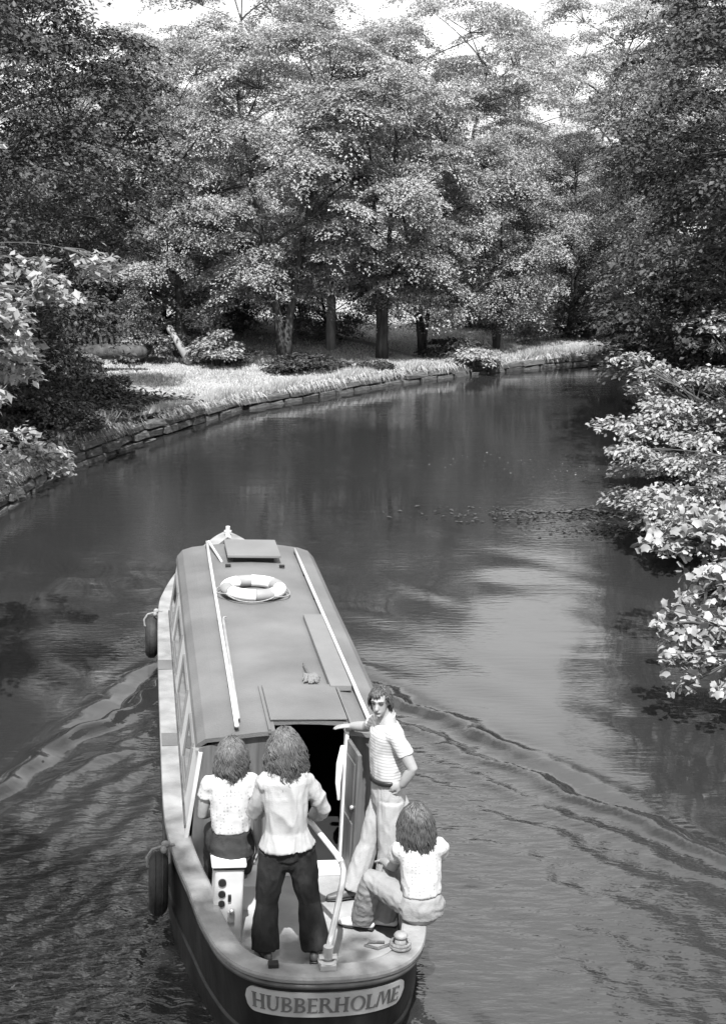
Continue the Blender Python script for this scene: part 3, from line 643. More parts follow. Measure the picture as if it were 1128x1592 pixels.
for i in range(16):
    p = MB(); p.box((0, 0, .45), (.085, .02, .95), bev=.004); q = p.build('picket', M['wood_pale'], fz); q.location = (i * .16, .02 * i + random.gauss(0, .004), random.gauss(0, .015)); q.rotation_euler = (0, random.gauss(0, .02), 0)
for zz in (.25, .72):
    p = MB(); p.box((1.2, .18, zz), (2.6, .025, .06), rz=.12); p.build('rail', M['wood_pale'], fz)
tr_ = empty('field_trough', (3.6, 52, GH(3.6, 52))); tag(tr_, 'small dark trough standing on the field between the trunks', 'trough')
p = MB(); p.box((0, 0, .36), (.75, .45, .12), bev=.02); p.build('rim', M['strake'], tr_)
p = MB(); p.box((0, 0, .22), (.66, .38, .2), bev=.02); p.build('tank', M['black'], tr_)
for sx in (-.28, .28):
    p = MB(); p.box((sx, 0, .06), (.07, .36, .16)); p.build('leg', M['black'], tr_)
g = np.random.default_rng(9)
def floaters(name, n, cx, cy, sx, sy, size, m, label):
    P = np.column_stack([g.normal(cx, sx, n), g.normal(cy, sy, n), np.full(n, .012)]); P[:, 2] += g.uniform(0, .03, n)
    N = np.column_stack([g.normal(0, .12, (n, 2)), np.ones(n)]); D = g.normal(0, 1, (n, 3))
    o = leaf_mesh(name, P, N, D, size * g.uniform(.5, 1.5, n), m, None, DIAMOND, None, g); return tag(o, label, 'water weed', kind='stuff')
floaters('floating_weed', 420, 3.6, 24.7, 1.1, .30, .085, M['weed'], 'band of dark weed floating on the water before the bright bush')
floaters('floating_weed', 260, 4.3, 23.6, .8, .28, .08, M['weed'], 'second patch of floating weed nearer the boat')
floaters('floating_petals', 70, 3.4, 29.3, 1.2, .8, .035, M['leaf_bush'], 'pale specks of fallen petals on the still water')
pole_thing('floating_branch', [(2.6, 25.1, -.01), (3.0, 24.95, .03), (3.5, 24.9, .0), (4.0, 25.0, .05), (4.5, 24.8, .02), (5.2, 24.7, .12), (5.9, 24.5, .25)], [.008, .014, .018, .02, .024, .028, .03], M['bark'], 'dead branch lying in the water under the bright bush', 'branch', 7)

# ------------------------------------------------------------------ the narrowboat
LIST = R(3.0)                                   # it lists a little to the right under its crew
rh = Vector((math.cos(BA), math.sin(BA), 0))
boat = empty('narrowboat', BO - rh * math.sin(LIST) * 1.6); boat.rotation_mode = 'XYZ'
boat.rotation_euler = (Matrix.Rotation(BA, 3, 'Z') @ Matrix.Rotation(LIST, 3, 'Y')).to_euler()
tag(boat, 'narrowboat with grey roof and black stern named HUBBERHOLME', 'boat')
BM = Matrix.Translation(boat.location) @ Matrix.Rotation(BA, 4, 'Z') @ Matrix.Rotation(LIST, 4, 'Y')
bw_ = lambda r, f, z: BM @ Vector((r, f, z))    # boat-local to world

half = np.array([(-1.925, 0), (-1.92, .15), (-1.89, .32), (-1.82, .48), (-1.71, .60), (-1.56, .69), (-1.35, .755), (-1.05, .82), (-.65, .875), (-.25, .945), (.2, 1.0), (.8, 1.03), (2.5, 1.03), (4.5, 1.02), (6.3, .99), (6.9, .92), (7.5, .79), (8.1, .60), (8.7, .36), (9.1, .18), (9.35, .02)])
def catmull(P, n=6):
    Q = np.concatenate([[2 * P[0] - P[1]], P, [2 * P[-1] - P[-2]]]); out = []
    for i in range(1, len(Q) - 2):
        for t in np.linspace(0, 1, n, endpoint=False):
            a, b, c, d = Q[i - 1:i + 3]; out.append(.5 * (2 * b + (c - a) * t + (2 * a - 5 * b + 4 * c - d) * t * t + (3 * b - a - 3 * c + d) * t ** 3))
    out.append(P[-1]); return np.array(out)
hf = half.copy(); hf[0, 0] = -1.925
HC = catmull(np.concatenate([[[-1.92, -.15]], hf]))[6:]; HC[:, 1] = np.maximum(HC[:, 1], 0)
RING = np.concatenate([np.stack([HC[:, 1], HC[:, 0]], 1), np.stack([-HC[1:, 1], HC[1:, 0]], 1)[::-1]])   # closed loop of (r, f), counter-clockwise from the stern
nR = len(RING)
def ring_normals(L):
    t = np.roll(L, -1, 0) - np.roll(L, 1, 0); t = nrm(t); return np.stack([t[:, 1], -t[:, 0]], 1)
RN = ring_normals(RING)
sheer = lambda f: .75 + .02 * np.clip(f - 5, 0, 9) ** 1.7
def row(off, dz=0.0, z=None):
    k = RING + RN * np.asarray(off).reshape(-1, 1) * np.ones((nR, 1)); zz = sheer(RING[:, 1]) + dz if z is None else np.full(nR, z); return np.column_stack([k, zz])
def loop_faces(a, b, n=nR): return [(a * n + i, a * n + (i + 1) % n, b * n + (i + 1) % n, b * n + i) for i in range(n)]
stern_k = np.clip((-.6 - RING[:, 1]) / 1.0, 0, 1); bow_k = np.clip((RING[:, 1] - 6.5) / 2.5, 0, 1)
tap = .03 + .12 * stern_k + .12 * bow_k
rows = [row(-.012, -.045), row(-.012 - tap * .20, -.2), row(-.012 - tap * .42, z=.33), row(-.012 - tap * .6, z=.12), row(-.012 - tap * .9 - .05 * stern_k, z=-.12), row(-.10 - tap * 1.2 - .15 * stern_k, z=-.4)]
V = np.concatenate(rows); F = []
for i in range(5): F += loop_faces(i + 1, i)
F.append(tuple(range(5 * nR, 6 * nR)))
meshobj('hull', V, F, M['black'], boat, True)
def strake(name, zf, off, h, m):
    """half-round rubbing strip run round the hull"""
    rs = []
    for (o, dz) in ((0, 0), (.018, .25), (.022, .5), (.018, .75), (0, 1)): rs.append((o, dz))
    V = []; F = []
    for o, dz in rs: q = RING + RN * (off + o).reshape(-1, 1); V.append(np.column_stack([q, zf - h * dz]))
    for i in range(4): F += loop_faces(i + 1, i)
    return meshobj(name, np.concatenate(V), F, m, boat, True)
strake('rubbing_strake', sheer(RING[:, 1]) - .055, -.014 - tap * .04, .05, M['strake'])
strake('lower_strake', np.full(nR, .235), -.016 - tap * .50, .04, M['black'])
# gunwale: the flat painted rim that runs all the way round
V = np.concatenate([row(.006, -.045), row(.012, -.02), row(.006, 0), row(-.15, .004), row(-.165, -.004), row(-.165, -.05)]); F = []
for i in range(5): F += loop_faces(i, i + 1)
meshobj('gunwale', V, F, M['rim'], boat)
# well of the stern deck
inner = RING + RN * -.163; sel = [i for i in range(nR) if inner[i, 1] < .16]
order = sorted([i for i in sel if inner[i, 0] <= 0], key=lambda i: -inner[i, 1]) + sorted([i for i in sel if inner[i, 0] > 0], key=lambda i: inner[i, 1])
W = [(inner[i, 0], inner[i, 1], .70) for i in order] + [(inner[i, 0], inner[i, 1], .43) for i in order]; k = len(order)
meshobj('well_side', W, [(j, j + 1, k + j + 1, k + j) for j in range(k - 1)], M['cream'], boat)
meshobj('deck_base', [(inner[i, 0], inner[i, 1], .425) for i in order], [tuple(range(k))], M['black'], boat)
pts = [(inner[i, 0] * .985, inner[i, 1] + .01) for i in order]
Lp = [p for p in pts if p[0] <= .13] + [(.13, min(p[1] for p in pts) + .01), (.13, .14)]; Rp = [(.15, .14), (.15, min(p[1] for p in pts) + .015)] + [p for p in pts if p[0] > .15]
for poly in (Lp, Rp):
    b = MB(); b.prism(poly, .428, .45); b.build('deck_board', M['deck'], boat)
b = MB(); b.prism([(x * .98, y) for x, y in [(-.80, 6.1), (.80, 6.1), (.68, 7.4), (.3, 8.6), (0, 9.0), (-.3, 8.6), (-.68, 7.4)]], .66, .69); b.build('foredeck', M['rim'], boat)
b = MB(); b.tube([(.0, 9.12, .9), (.0, 9.12, 1.12)], [.035, .03], 10); b.tube([(-.05, 9.12, 1.05), (.05, 9.12, 1.05)], .014, 8); b.tube([(.16, 8.9, .75), (.02, 9.1, 1.0)], .012, 6); b.build('bow_stud', M['railp'], boat)

# cabin
CZ0, CF0, CF1 = .745, .16, 6.02
side_r = lambda z: .885 - (z - .75) * .13
for sgn in (-1, 1):
    b = MB(); a0, a1 = side_r(.74), side_r(1.47); q = [(sgn * a0, .74), (sgn * (a0 - .03), .74), (sgn * (a1 - .03), 1.47), (sgn * a1, 1.47)]
    V = [(r, CF0, z) for r, z in q] + [(r, CF1, z) for r, z in q]; F = [(0, 1, 2, 3), (7, 6, 5, 4)] + [(i, i + 4, (i + 1) % 4 + 4, (i + 1) % 4) for i in range(4)]
    b.add(V, F); b.build('cabin_side', M['cream'], boat)
    for fc, ln in ((.95, .62), (2.35, .95), (3.95, .95), (5.35, .75)):
        th = math.atan(.13); rot = Matrix.Rotation(-sgn * th, 3, 'Y')
        c = (sgn * (side_r(1.16) + .006), fc, 1.16)
        fr = MB()
        for dz in (-.19, .19): fr.box((c[0] - sgn * dz * .13, fc, 1.16 + dz), (.03, ln + .06, .035), rot=rot)
        for dy in (-1, 1): fr.box((c[0], fc + dy * (ln / 2 + .012), 1.16), (.028, .035, .35), rot=rot)
        w_ = fr.build('window', M['roof2'], boat)
        gl = MB(); gl.box((c[0] - sgn * .002, fc, 1.16), (.012, ln - .008, .345), rot=rot); gl.build('pane', M['glass'], w_)
    b = MB(); b.box((sgn * (side_r(.83) + .006), 3.1, .83), (.016, 5.8, .03)); b.build('coach_line', M['strake'], boat)
HL, HR_, HF = -.20, .36, .33                     # hatch opening in the roof
prof = [(-.815, 1.485), (-.80, 1.53), (-.74, 1.588), (-.63, 1.615), (-.46, 1.638), (-.33, 1.652), (-.20, 1.661), (0, 1.668), (.18, 1.662), (.36, 1.649), (.46, 1.638), (.63, 1.615), (.74, 1.588), (.80, 1.53), (.815, 1.485)]
fs = [.13, .18, .25, HF] + list(np.linspace(.6, 5.8, 18)) + [5.95, 6.04]
V = []; F = []; npf = len(prof)
for i, f in enumerate(fs):
    for j, (r, z) in enumerate(prof):
        e = max(0, abs(r) - .62) / .2; ff = f + (.10 * e * e if i == 0 else .04 * e * e if i == 1 else 0) - (.12 * e * e if i >= len(fs) - 2 else 0); V.append((r, ff, z + .004 * math.sin(f * 2.1 + r * 3)))
for i in range(len(fs) - 1):
    for j in range(npf - 1):
        if fs[i + 1] <= HF + 1e-6 and prof[j][0] >= HL - 1e-6 and prof[j + 1][0] <= HR_ + 1e-6: continue
        F.append((i * npf + j, i * npf + j + 1, (i + 1) * npf + j + 1, (i + 1) * npf + j))
rf = meshobj('roof', V, F, M['roof'], boat, False); md = rf.modifiers.new('thick', 'SOLIDIFY'); md.thickness = .035; md.offset = -1
# interior, bulkheads, doorway
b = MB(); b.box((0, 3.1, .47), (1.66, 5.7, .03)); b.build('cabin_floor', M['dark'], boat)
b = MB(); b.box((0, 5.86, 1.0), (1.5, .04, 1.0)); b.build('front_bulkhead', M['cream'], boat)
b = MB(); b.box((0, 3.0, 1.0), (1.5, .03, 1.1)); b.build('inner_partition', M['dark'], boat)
for x0, x1 in ((-.845, -.235), (.385, .845)):
    b = MB(); o_ = [(x0, .44), (x1, .44), (x1, 1.625), ((x0 + x1) / 2, 1.57), (x0 * .93, 1.50)] if x0 < 0 else [(x0, .44), (x1, .44), (x1 * .93, 1.50), ((x0 + x1) / 2, 1.57), (x0, 1.615)]
    V = [(x, .175, z) for x, z in o_] + [(x, .205, z) for x, z in o_]; b.add(V, [(0, 1, 2, 3, 4), (9, 8, 7, 6, 5)] + [(i, i + 5, (i + 1) % 5 + 5, (i + 1) % 5) for i in range(5)]); b.build('bulkhead', M['door'], boat)
b = MB(); b.box((-.218, .19, 1.05), (.03, .05, 1.20)); b.box((.37, .17, 1.05), (.026, .08, 1.20)); b.build('door_frame', M['white'], boat)
b = MB(); b.box((.075, .12, .485), (.58, .14, .07), bev=.01); b.build('door_step', M['white'], boat)
b = MB(); b.torus((-.55, .172, 1.32), .085, .014, 24, 8, 'z'); 
b = MB(); ph_ = [(.09 * math.cos(t), .09 * math.sin(t)) for t in np.linspace(0, 2 * math.pi, 24, endpoint=False)]
b.add([(-.52 + x, .172, 1.36 + z) for x, z in ph_] + [(-.52 + x * .82, .160, 1.36 + z * .82) for x, z in ph_], [(i, (i + 1) % 24, 24 + (i + 1) % 24, 24 + i) for i in range(24)]); pf = b.build('porthole', M['steel'], boat)
b = MB(); b.add([(-.52 + x * .84, .165, 1.36 + z * .84) for x, z in ph_], [tuple(range(24))]); b.build('pane', M['glass'], pf)
def leaf_door(hinge, ang, width, z0, z1):
    d = MB(); rot = Matrix.Rotation(ang, 3, 'Z'); c = Vector(hinge) + rot @ Vector((width / 2, 0, 0))
    d.box((c.x, c.y, (z0 + z1) / 2), (width, .03, z1 - z0), rz=ang, bev=.004); o = d.build('door', M['door'], boat)
    for zc, hh in ((z0 + .28, .36), (z1 - .30, .40)):
        for s2 in (-1, 1):
            q = MB(); cc = c + rot @ Vector((0, s2 * .018, 0)); q.box((cc.x, cc.y, zc), (width * .66, .012, hh), rz=ang, bev=.003); q.build('door_panel', M['door'], o)
    q = MB(); cc = Vector(hinge) + rot @ Vector((width - .05, -.03, 0)); q.ball((cc.x, cc.y, (z0 + z1) / 2 + .08), .018); q.build('handle', M['steel'], o); return o
leaf_door((.385, .15, 0), R(-84), .36, .53, 1.585)
b = MB(); b.tube([(.345, .19, 1.50), (.33, .18, 1.36), (.322, .17, 1.2), (.335, .18, 1.05)], [(.015, .01), (.028, .014), (.022, .014), (.012, .01)], 10, rnd=True); b.build('door_curtain', M['white'], boat, True)
# roof furniture
b = MB(); b.box((.085, .72, 1.678), (.62, .80, .014), bev=.005); hs = b.build('sliding_hatch', M['roof'], boat)
for x in (-.245, .415):
    b = MB(); b.box((x, .62, 1.660), (.022, 1.0, .040), bev=.004); b.build('hatch_runner', M['roof'], boat)
def rail(x0, f0, x1, f1):
    zr = lambda x: 1.668 - .125 * (abs(x) / .8) ** 2.2
    b = MB(); b.tube([(x0 + (x1 - x0) * t, f0 + (f1 - f0) * t, zr(x0 + (x1 - x0) * t) + .062) for t in np.linspace(0, 1, 8)], .017, 10); o = b.build('handrail', M['railp'], boat, True)
    for t in np.linspace(.01, .985, 7):
        x = x0 + (x1 - x0) * t; f = f0 + (f1 - f0) * t; q = MB(); q.box((x, f, zr(x) + .018), (.03, .045, .06), bev=.004); q.build('rail_foot', M['strake'], o)
rail(-.46, 5.97, -.50, .17); rail(.555, 5.75, .575, .14)
b = MB(); b.box((.445, 2.08, 1.672), (.185, 2.05, .055), bev=.008); b.build('roof_box', M['roof2'], boat)
b = MB(); b.box((.03, 5.5, 1.74), (.60, .72, .035), bev=.008); fb = b.build('roof_vent', M['roof2'], boat)
b = MB(); b.box((.03, 5.52, 1.69), (.46, .58, .09)); b.build('vent_slot', M['black'], fb)
for x in (-.27, .33):
    b = MB(); b.box((x, 5.0, 1.672), (.06, .05, .022), bev=.003); b.build('vent_hinge', M['black'], fb)
b = MB(); b.tube([(-.44, 5.93, 1.71), (-.33, 5.2, 1.665)], .014, 8); b.build('rail_stay', M['railp'], boat)
for f in (.6, 2.7):
    b = MB(); b.box((-.955, f + 1.6, .757), (.15, .3, .006)); b.build('gunwale_patch', M['roof'], boat)
# stern fittings
b = MB(); b.box((.0, -1.80, .775), (.11, .13, .05), bev=.01); b.tube([(0, -1.80, .78), (.0, -1.80, .90)], .034, 12); b.tube([(-.06, -1.80, .82), (.06, -1.80, .82)], .022, 8); b.torus((0, -1.80, .80), .055, .014, 20, 8); b.build('rudder_stock', M['steel'], boat)
b = MB(); b.tube([(0, -1.80, .87), (.03, -1.72, .93), (.075, -1.58, 1.0), (.15, -1.34, 1.13), (.165, -1.27, 1.175), (.155, -1.21, 1.21)], .022, 12); ti = b.build('tiller', M['steel'], boat, True)
b = MB(); b.tube([(.157, -1.215, 1.205), (.13, -1.14, 1.232), (.05, -.95, 1.28), (-.05, -.72, 1.34)], [.022, .022, .021, .02], 12, rnd=True); b.build('tiller_bar', M['railp'], ti, True)
b = MB(); b.tube([(.53, -1.60, .75), (.53, -1.60, .83)], [.05, .035], 14); b.tube([(.53, -1.60, .83), (.53, -1.60, .85), (.53, -1.60, .868)], [.04, .05, .035], 16); b.build('mooring_dolly', M['rim'], boat, True)
b = MB(); b.box((-.36, -1.775, .765), (.07, .06, .035), bev=.006); b.build('rim_cleat', M['black'], boat)
# console with gauges
cs = MB(); pr_ = [(-.715, -.93), (-.505, -.93), (-.505, -.66), (-.715, -.66)]
V = [(x, f, .44) for x, f in pr_] + [(x + .006, f, 1.045) for x, f in pr_]; cs.add(V, [(3, 2, 1, 0), (4, 5, 6, 7), (0, 1, 5, 4), (1, 2, 6, 5), (2, 3, 7, 6), (3, 0, 4, 7)])
con = cs.build('console', M['console'], boat); mdb = con.modifiers.new('soft', 'BEVEL'); mdb.width = .018; mdb.segments = 3
b = MB(); b.box((-.61, -.80, 1.065), (.25, .30, .035), bev=.012); b.build('console_seat', M['white'], con)
b = MB(); b.box((-.61, -.80, 1.038), (.225, .285, .016)); b.build('seat_edge', M['black'], con)
for i, (z, rr) in enumerate(((.93, .029), (.84, .026), (.765, .024))):
    b = MB(); ci = [(rr * math.cos(t), rr * math.sin(t)) for t in np.linspace(0, 2 * math.pi, 18, endpoint=False)]
    b.add([(-.655 + x, -.944, z + y) for x, y in ci] + [(-.655 + x, -.925, z + y) for x, y in ci], [tuple(range(18))] + [(i2, (i2 + 1) % 18, 18 + (i2 + 1) % 18, 18 + i2) for i2 in range(18)]); b.build('gauge', M['gauge'], con)
b = MB(); b.box((-.60, -.94, .81), (.024, .02, .05), bev=.004); b.build('switch', M['gauge'], con)
b = MB(); b.box((-.585, -.945, .665), (.05, .03, .09), bev=.008); b.tube([(-.585, -.95, .69), (-.585, -.985, .73)], .008, 8); b.ball((-.585, -.99, .735), .02); b.build('throttle_lever', M['steel'], con)
b = MB(); b.box((-.43, -.30, .55), (.20, .34, .21), bev=.01); b.build('step_box', M['cream'], boat)

# ---- name plate with raised lettering, wrapped round the stern
arc = HC[HC[:, 0] < -1.0]; s_ = np.concatenate([[0], np.cumsum(np.linalg.norm(np.diff(arc, axis=0), axis=1))])
def stern_pt(s, z, off):
    a = abs(s); f = np.interp(a, s_, arc[:, 0]); r = np.interp(a, s_, arc[:, 1]); e = .02
    t = np.array([np.interp(a + e, s_, arc[:, 1]) - np.interp(max(a - e, 0), s_, arc[:, 1]), np.interp(a + e, s_, arc[:, 0]) - np.interp(max(a - e, 0), s_, arc[:, 0])]); t /= np.linalg.norm(t)
    n = np.array([t[1], -t[0]]); sg = 1 if s >= 0 else -1
    k = .03 + .12 * np.clip((-.6 - f) / 1.0, 0, 1); ins = .012 + k * (.75 - z)
    p = np.array([r, f]) + n * (off - ins); return (sg * p[0], p[1], z)
SC_, ZC, HW, HH = .01, .52, .61, .098
def plate_half(s):
    u = abs(s - SC_); e = HW - .085; return HH * (1 - .0 * u) if u < e else HH * math.sqrt(max(0, 1 - ((u - e) / .085) ** 2))
V = []; F = []; ns = 72
for i in range(ns + 1):
    s = SC_ - HW + 2 * HW * i / ns; h = max(.002, plate_half(s))
    for t in (-1, -.5, 0, .5, 1): V.append(stern_pt(s, ZC + h * t, .014))
    for t in (-1, 1): V.append(stern_pt(s, ZC + h * t, -.004))
for i in range(ns):
    a, b2 = i * 7, (i + 1) * 7
    for j in range(4): F.append((a + j, b2 + j, b2 + j + 1, a + j + 1))
    F.append((a + 5, b2 + 5, b2, a)); F.append((a + 4, b2 + 4, b2 + 6, a + 6))
npl = meshobj('name_plate', V, F, M['plate'], boat)
def glyph(ch):
    """roman capital as strips of quads in a unit-high box: returns list of polygons and the advance width"""
    P = []; st, th, se = .17, .085, .07
    def stem(x, y0=0, y1=1, w=st, serif=(1, 1)):
        P.append([(x, y0 + (.045 if serif[0] else 0)), (x + w, y0 + (.045 if serif[0] else 0)), (x + w, y1 - (.045 if serif[1] else 0)), (x, y1 - (.045 if serif[1] else 0))])
        if serif[0]: P.append([(x - se, y0), (x + w + se, y0), (x + w + se * .8, y0 + .043), (x - se * .8, y0 + .043)])
        if serif[1]: P.append([(x - se * .8, y1 - .043), (x + w + se * .8, y1 - .043), (x + w + se, y1), (x - se, y1)])
    def ring(cx, cy, rx, ry, t0, t1, wx, wy, n=14):
        for i in range(n):
            a, b = t0 + (t1 - t0) * i / n, t0 + (t1 - t0) * (i + 1) / n; q = []
            for t, (ux, uy) in ((a, (rx, ry)), (b, (rx, ry)), (b, (rx - wx, ry - wy)), (a, (rx - wx, ry - wy))): q.append((cx + ux * math.cos(t), cy + uy * math.sin(t)))
            P.append(q)
    pi = math.pi
    if ch == 'H': stem(.07); stem(.60); P.append([(.24, .47), (.60, .47), (.60, .55), (.24, .55)]); return P, .90
    if ch == 'U': stem(.07, .33, 1, serif=(0, 1)); stem(.62, .33, 1, .10, (0, 1)); ring(.395, .33, .325, .34, pi, 2 * pi, .14, .09, 16); return P, .86
    if ch in 'BR':
        stem(.07); ring(.33, .755, .27, .245, -pi / 2, pi / 2, .13, .075); P.append([(.24, .925), (.33, .925), (.33, .998), (.24, .998)]); P.append([(.24, .51), (.33, .51), (.33, .585), (.24, .585)])
        if ch == 'B': ring(.34, .255, .32, .252, -pi / 2, pi / 2, .15, .075); P.append([(.24, .003), (.34, .003), (.34, .078), (.24, .078)]); P.append([(.24, .43), (.34, .43), (.34, .505), (.24, .505)]); return P, .74
        P.append([(.33, .505), (.48, .52), (.82, .04), (.64, .04)]); P.append([(.62, 0), (.88, 0), (.85, .036), (.64, .036)]); return P, .86
    if ch == 'E':
        stem(.07)
        for y, x1 in ((.0, .60), (.47, .52), (.925, .56)): P.append([(.312, y + .002), (x1, y + .002), (x1, y + .07), (.312, y + .07)] if y != .47 else [(.24, y), (x1, y), (x1, y + .075), (.24, y + .075)])
        P.append([(.56, .074), (.60, .074), (.60, .2), (.585, .2)]); P.append([(.52, .82), (.55, .82), (.56, .92), (.52, .92)]); return P, .66
    if ch == 'O': ring(.47, .5, .43, .51, 0, 2 * pi, .15, .075, 34); return P, .94
    if ch == 'L': stem(.07); P.append([(.312, .002), (.60, .002), (.60, .072), (.312, .072)]); P.append([(.55, .076), (.60, .076), (.60, .22), (.585, .22)]); return P, .64
    if ch == 'M':
        P.append([(.02, 0), (.13, 0), (.25, 1), (.17, 1)]); P.append([(.255, 1), (.40, 1), (.56, .25), (.49, .05)]); P.append([(.495, .05), (.565, .25), (.72, 1), (.76, 1)])
        P.append([(.765, 1), (.88, 1), (1.0, 0), (.82, 0)]); return P, 1.04
gl = [(c,) + glyph(c) for c in 'HUBBERHOLME']; LH = .118; tot = sum(a for _, _, a in gl); kx = (2 * HW - .125) / tot; x = SC_ - HW + .064
for c, P, a in gl:
    V = []; F = []
    for q in P:
        k = len(V); m = len(q)
        for (u, v) in q: V.append(stern_pt(x + u * kx, ZC - LH / 2 + v * LH, .021))
        for (u, v) in q: V.append(stern_pt(x + u * kx, ZC - LH / 2 + v * LH, .0125))
        F.append(tuple(range(k, k + m))); F += [(k + i, k + m + i, k + m + (i + 1) % m, k + (i + 1) % m) for i in range(m)]
    meshobj('letter', V, F, M['letter'], npl); x += a * kx

# ------------------------------------------------------------------ loose things on the boat
def boat_thing(name, r, f, z, label, cat, group=None, rz=0):
    o = empty(name, bw_(r, f, z)); o.rotation_euler = (BM.to_3x3() @ Matrix.Rotation(rz, 3, 'Z')).to_euler(); return tag(o, label, cat, group)
lb = boat_thing('lifebuoy', -.08, 3.9, 1.672, 'white lifebuoy with grey bands lying on the boat roof', 'lifebuoy', rz=.6)
for i in range(4):
    a = i * math.pi / 2; b = MB(); b.torus((0, 0, .062), .275, .068, 14, 14, flat=.9, u0=a, u1=a + R(56)); b.build('float_segment', M['white'], lb, True)
    b = MB(); b.torus((0, 0, .062), .275, .0684, 9, 14, flat=.9, u0=a + R(56.2), u1=a + R(89.8)); b.build('float_band', M['red'], lb, True)
b = MB(); b.tube([((.352 + .03 * abs(math.sin(2 * t))) * math.cos(t), (.352 + .03 * abs(math.sin(2 * t))) * math.sin(t), .055 - .035 * abs(math.sin(2 * t))) for t in np.linspace(0, 2 * math.pi, 65)], .007, 6); b.build('grab_rope', M['rope'], lb, True)
mp = boat_thing('deck_mop', .2, 1.3, 1.672, 'small mop with pale yarn head lying on the roof before the hatch', 'mop')
b = MB(); b.tube([(-.01, .34, .02), (0, .02, .028)], .012, 8); b.build('handle', M['door'], mp)
b = MB(); gm = np.random.default_rng(2)
for i in range(46):
    a = gm.normal(-1.57, .55); L = gm.uniform(.10, .19); b.tube([(0, .03, .03), (.05 * math.cos(a), .03 + .5 * L * math.sin(a), .045), (L * .6 * math.cos(a), .03 + L * math.sin(a), .012)], [.006, .008, .006], 5)
b.build('yarn_head', M['mop'], mp, True)
bp = boat_thing('boat_pole', -.445, 1.6, 1.688, 'pale boat pole lying along the left handrail', 'pole')
b = MB(); b.tube([(.0, 1.35, .0), (-.03, -1.25, -.004)], .015, 10, rnd=True); b.build('shaft', M['deck'], bp, True)
b = MB(); b.tube([(.0, 1.35, 0), (.01, 1.41, .004), (.035, 1.42, .004)], .008, 6); b.build('hook', M['steel'], bp, True)
for (r, f, z, lab) in ((-1.085, .02, .44, 'black tyre fender roped to the near left side of the hull by the stern'), (-1.075, 6.15, .46, 'black tyre fender hanging at the left side near the bow')):
    t_ = boat_thing('tyre_fender', r, f, z, lab, 'fender', 'tyre fenders on the left side of the boat')
    b = MB(); b.torus((0, 0, 0), .175, .075, 40, 14, 'x', flat=1.0); ty = b.build('tyre', M['rubber'], t_, True)
    for dx in (-.03, .03):
        b = MB(); b.torus((dx, 0, 0), .244, .006, 40, 6, 'x'); b.build('tread_rib', M['rubber'], ty, True)
    b = MB(); b.tube([(.0, .0, .10), (-.088, .0, .15), (-.092, .01, .22), (-.05, .01, .285), (.06, .01, .315), (.12, .01, .325)], .012, 7); b.tube([(.0, .0, .10), (.085, .0, .18), (.08, .0, .26), (.06, .01, .31)], .012, 7); b.ball((.05, .01, .325), (.035, .03, .03)); b.ball((.035, -.035, .30), (.025, .03, .03)); b.build('rope', M['rope'], t_, True)
ml = boat_thing('mooring_line', .53, -1.60, .757, 'pale mooring line coiled round the stern dolly', 'rope')
b = MB(); b.torus((0, 0, .016), .066, .013, 26, 7); b.torus((0, 0, .036), .064, .012, 26, 7); b.tube([(-.06, .02, .015), (-.16, -.03, .013), (-.24, .02, .013), (-.20, .06, .013), (-.10, .05, .013)], .012, 7); b.build('coil', M['rope'], ml, True)

# ------------------------------------------------------------------ people
V3 = lambda *a: Vector(a)
def remeshed(name, mb, m, parent, vox=.009, smooth=4, fold=0.0, fscale=9.0, seed=0, stretch=(1, 1, 1)):
    """merge the overlapping lofts of a figure or garment into one continuous skin; fold = depth of cloth creases"""
    me = bpy.data.meshes.new(name); me.from_pydata(mb.V, [], mb.F); me.update()
    t = bpy.data.objects.new(name + '_tmp', me); COL.objects.link(t)
    a = t.modifiers.new('r', 'REMESH'); a.mode = 'VOXEL'; a.voxel_size = vox
    b = t.modifiers.new('s', 'SMOOTH'); b.factor = .5; b.iterations = smooth
    dg = bpy.context.evaluated_depsgraph_get(); out = bpy.data.meshes.new_from_object(t.evaluated_get(dg)); out.name = name
    bpy.data.objects.remove(t); bpy.data.meshes.remove(me)
    if fold:
        n = len(out.vertices); co = np.empty(n * 3, np.float32); no = np.empty(n * 3, np.float32); out.vertices.foreach_get('co', co); out.vertices.foreach_get('normal', no)
        co = co.reshape(-1, 3); no = no.reshape(-1, 3); d = np.zeros(n)
        for i in range(n):
            p = Vector((co[i][0] * stretch[0], co[i][1] * stretch[1], co[i][2] * stretch[2])) * fscale + Vector((seed * 7.3, 0, 0))
            q = p + Vector((mnoise.noise(p * .6), mnoise.noise(p * .6 + Vector((5, 1, 2))), 0)) * 1.2; d[i] = .8 * mnoise.noise(p * .8) + .55 - 1.5 * abs(mnoise.noise(q * 1.1)) - .35 * abs(mnoise.noise(q * 2.6))
        co += no * (d * fold)[:, None].astype(np.float32); out.vertices.foreach_set('co', co.ravel()); out.update()
    out.materials.clear(); out.materials.append(m); out.shade_smooth(); return link(bpy.data.objects.new(name, out), parent)

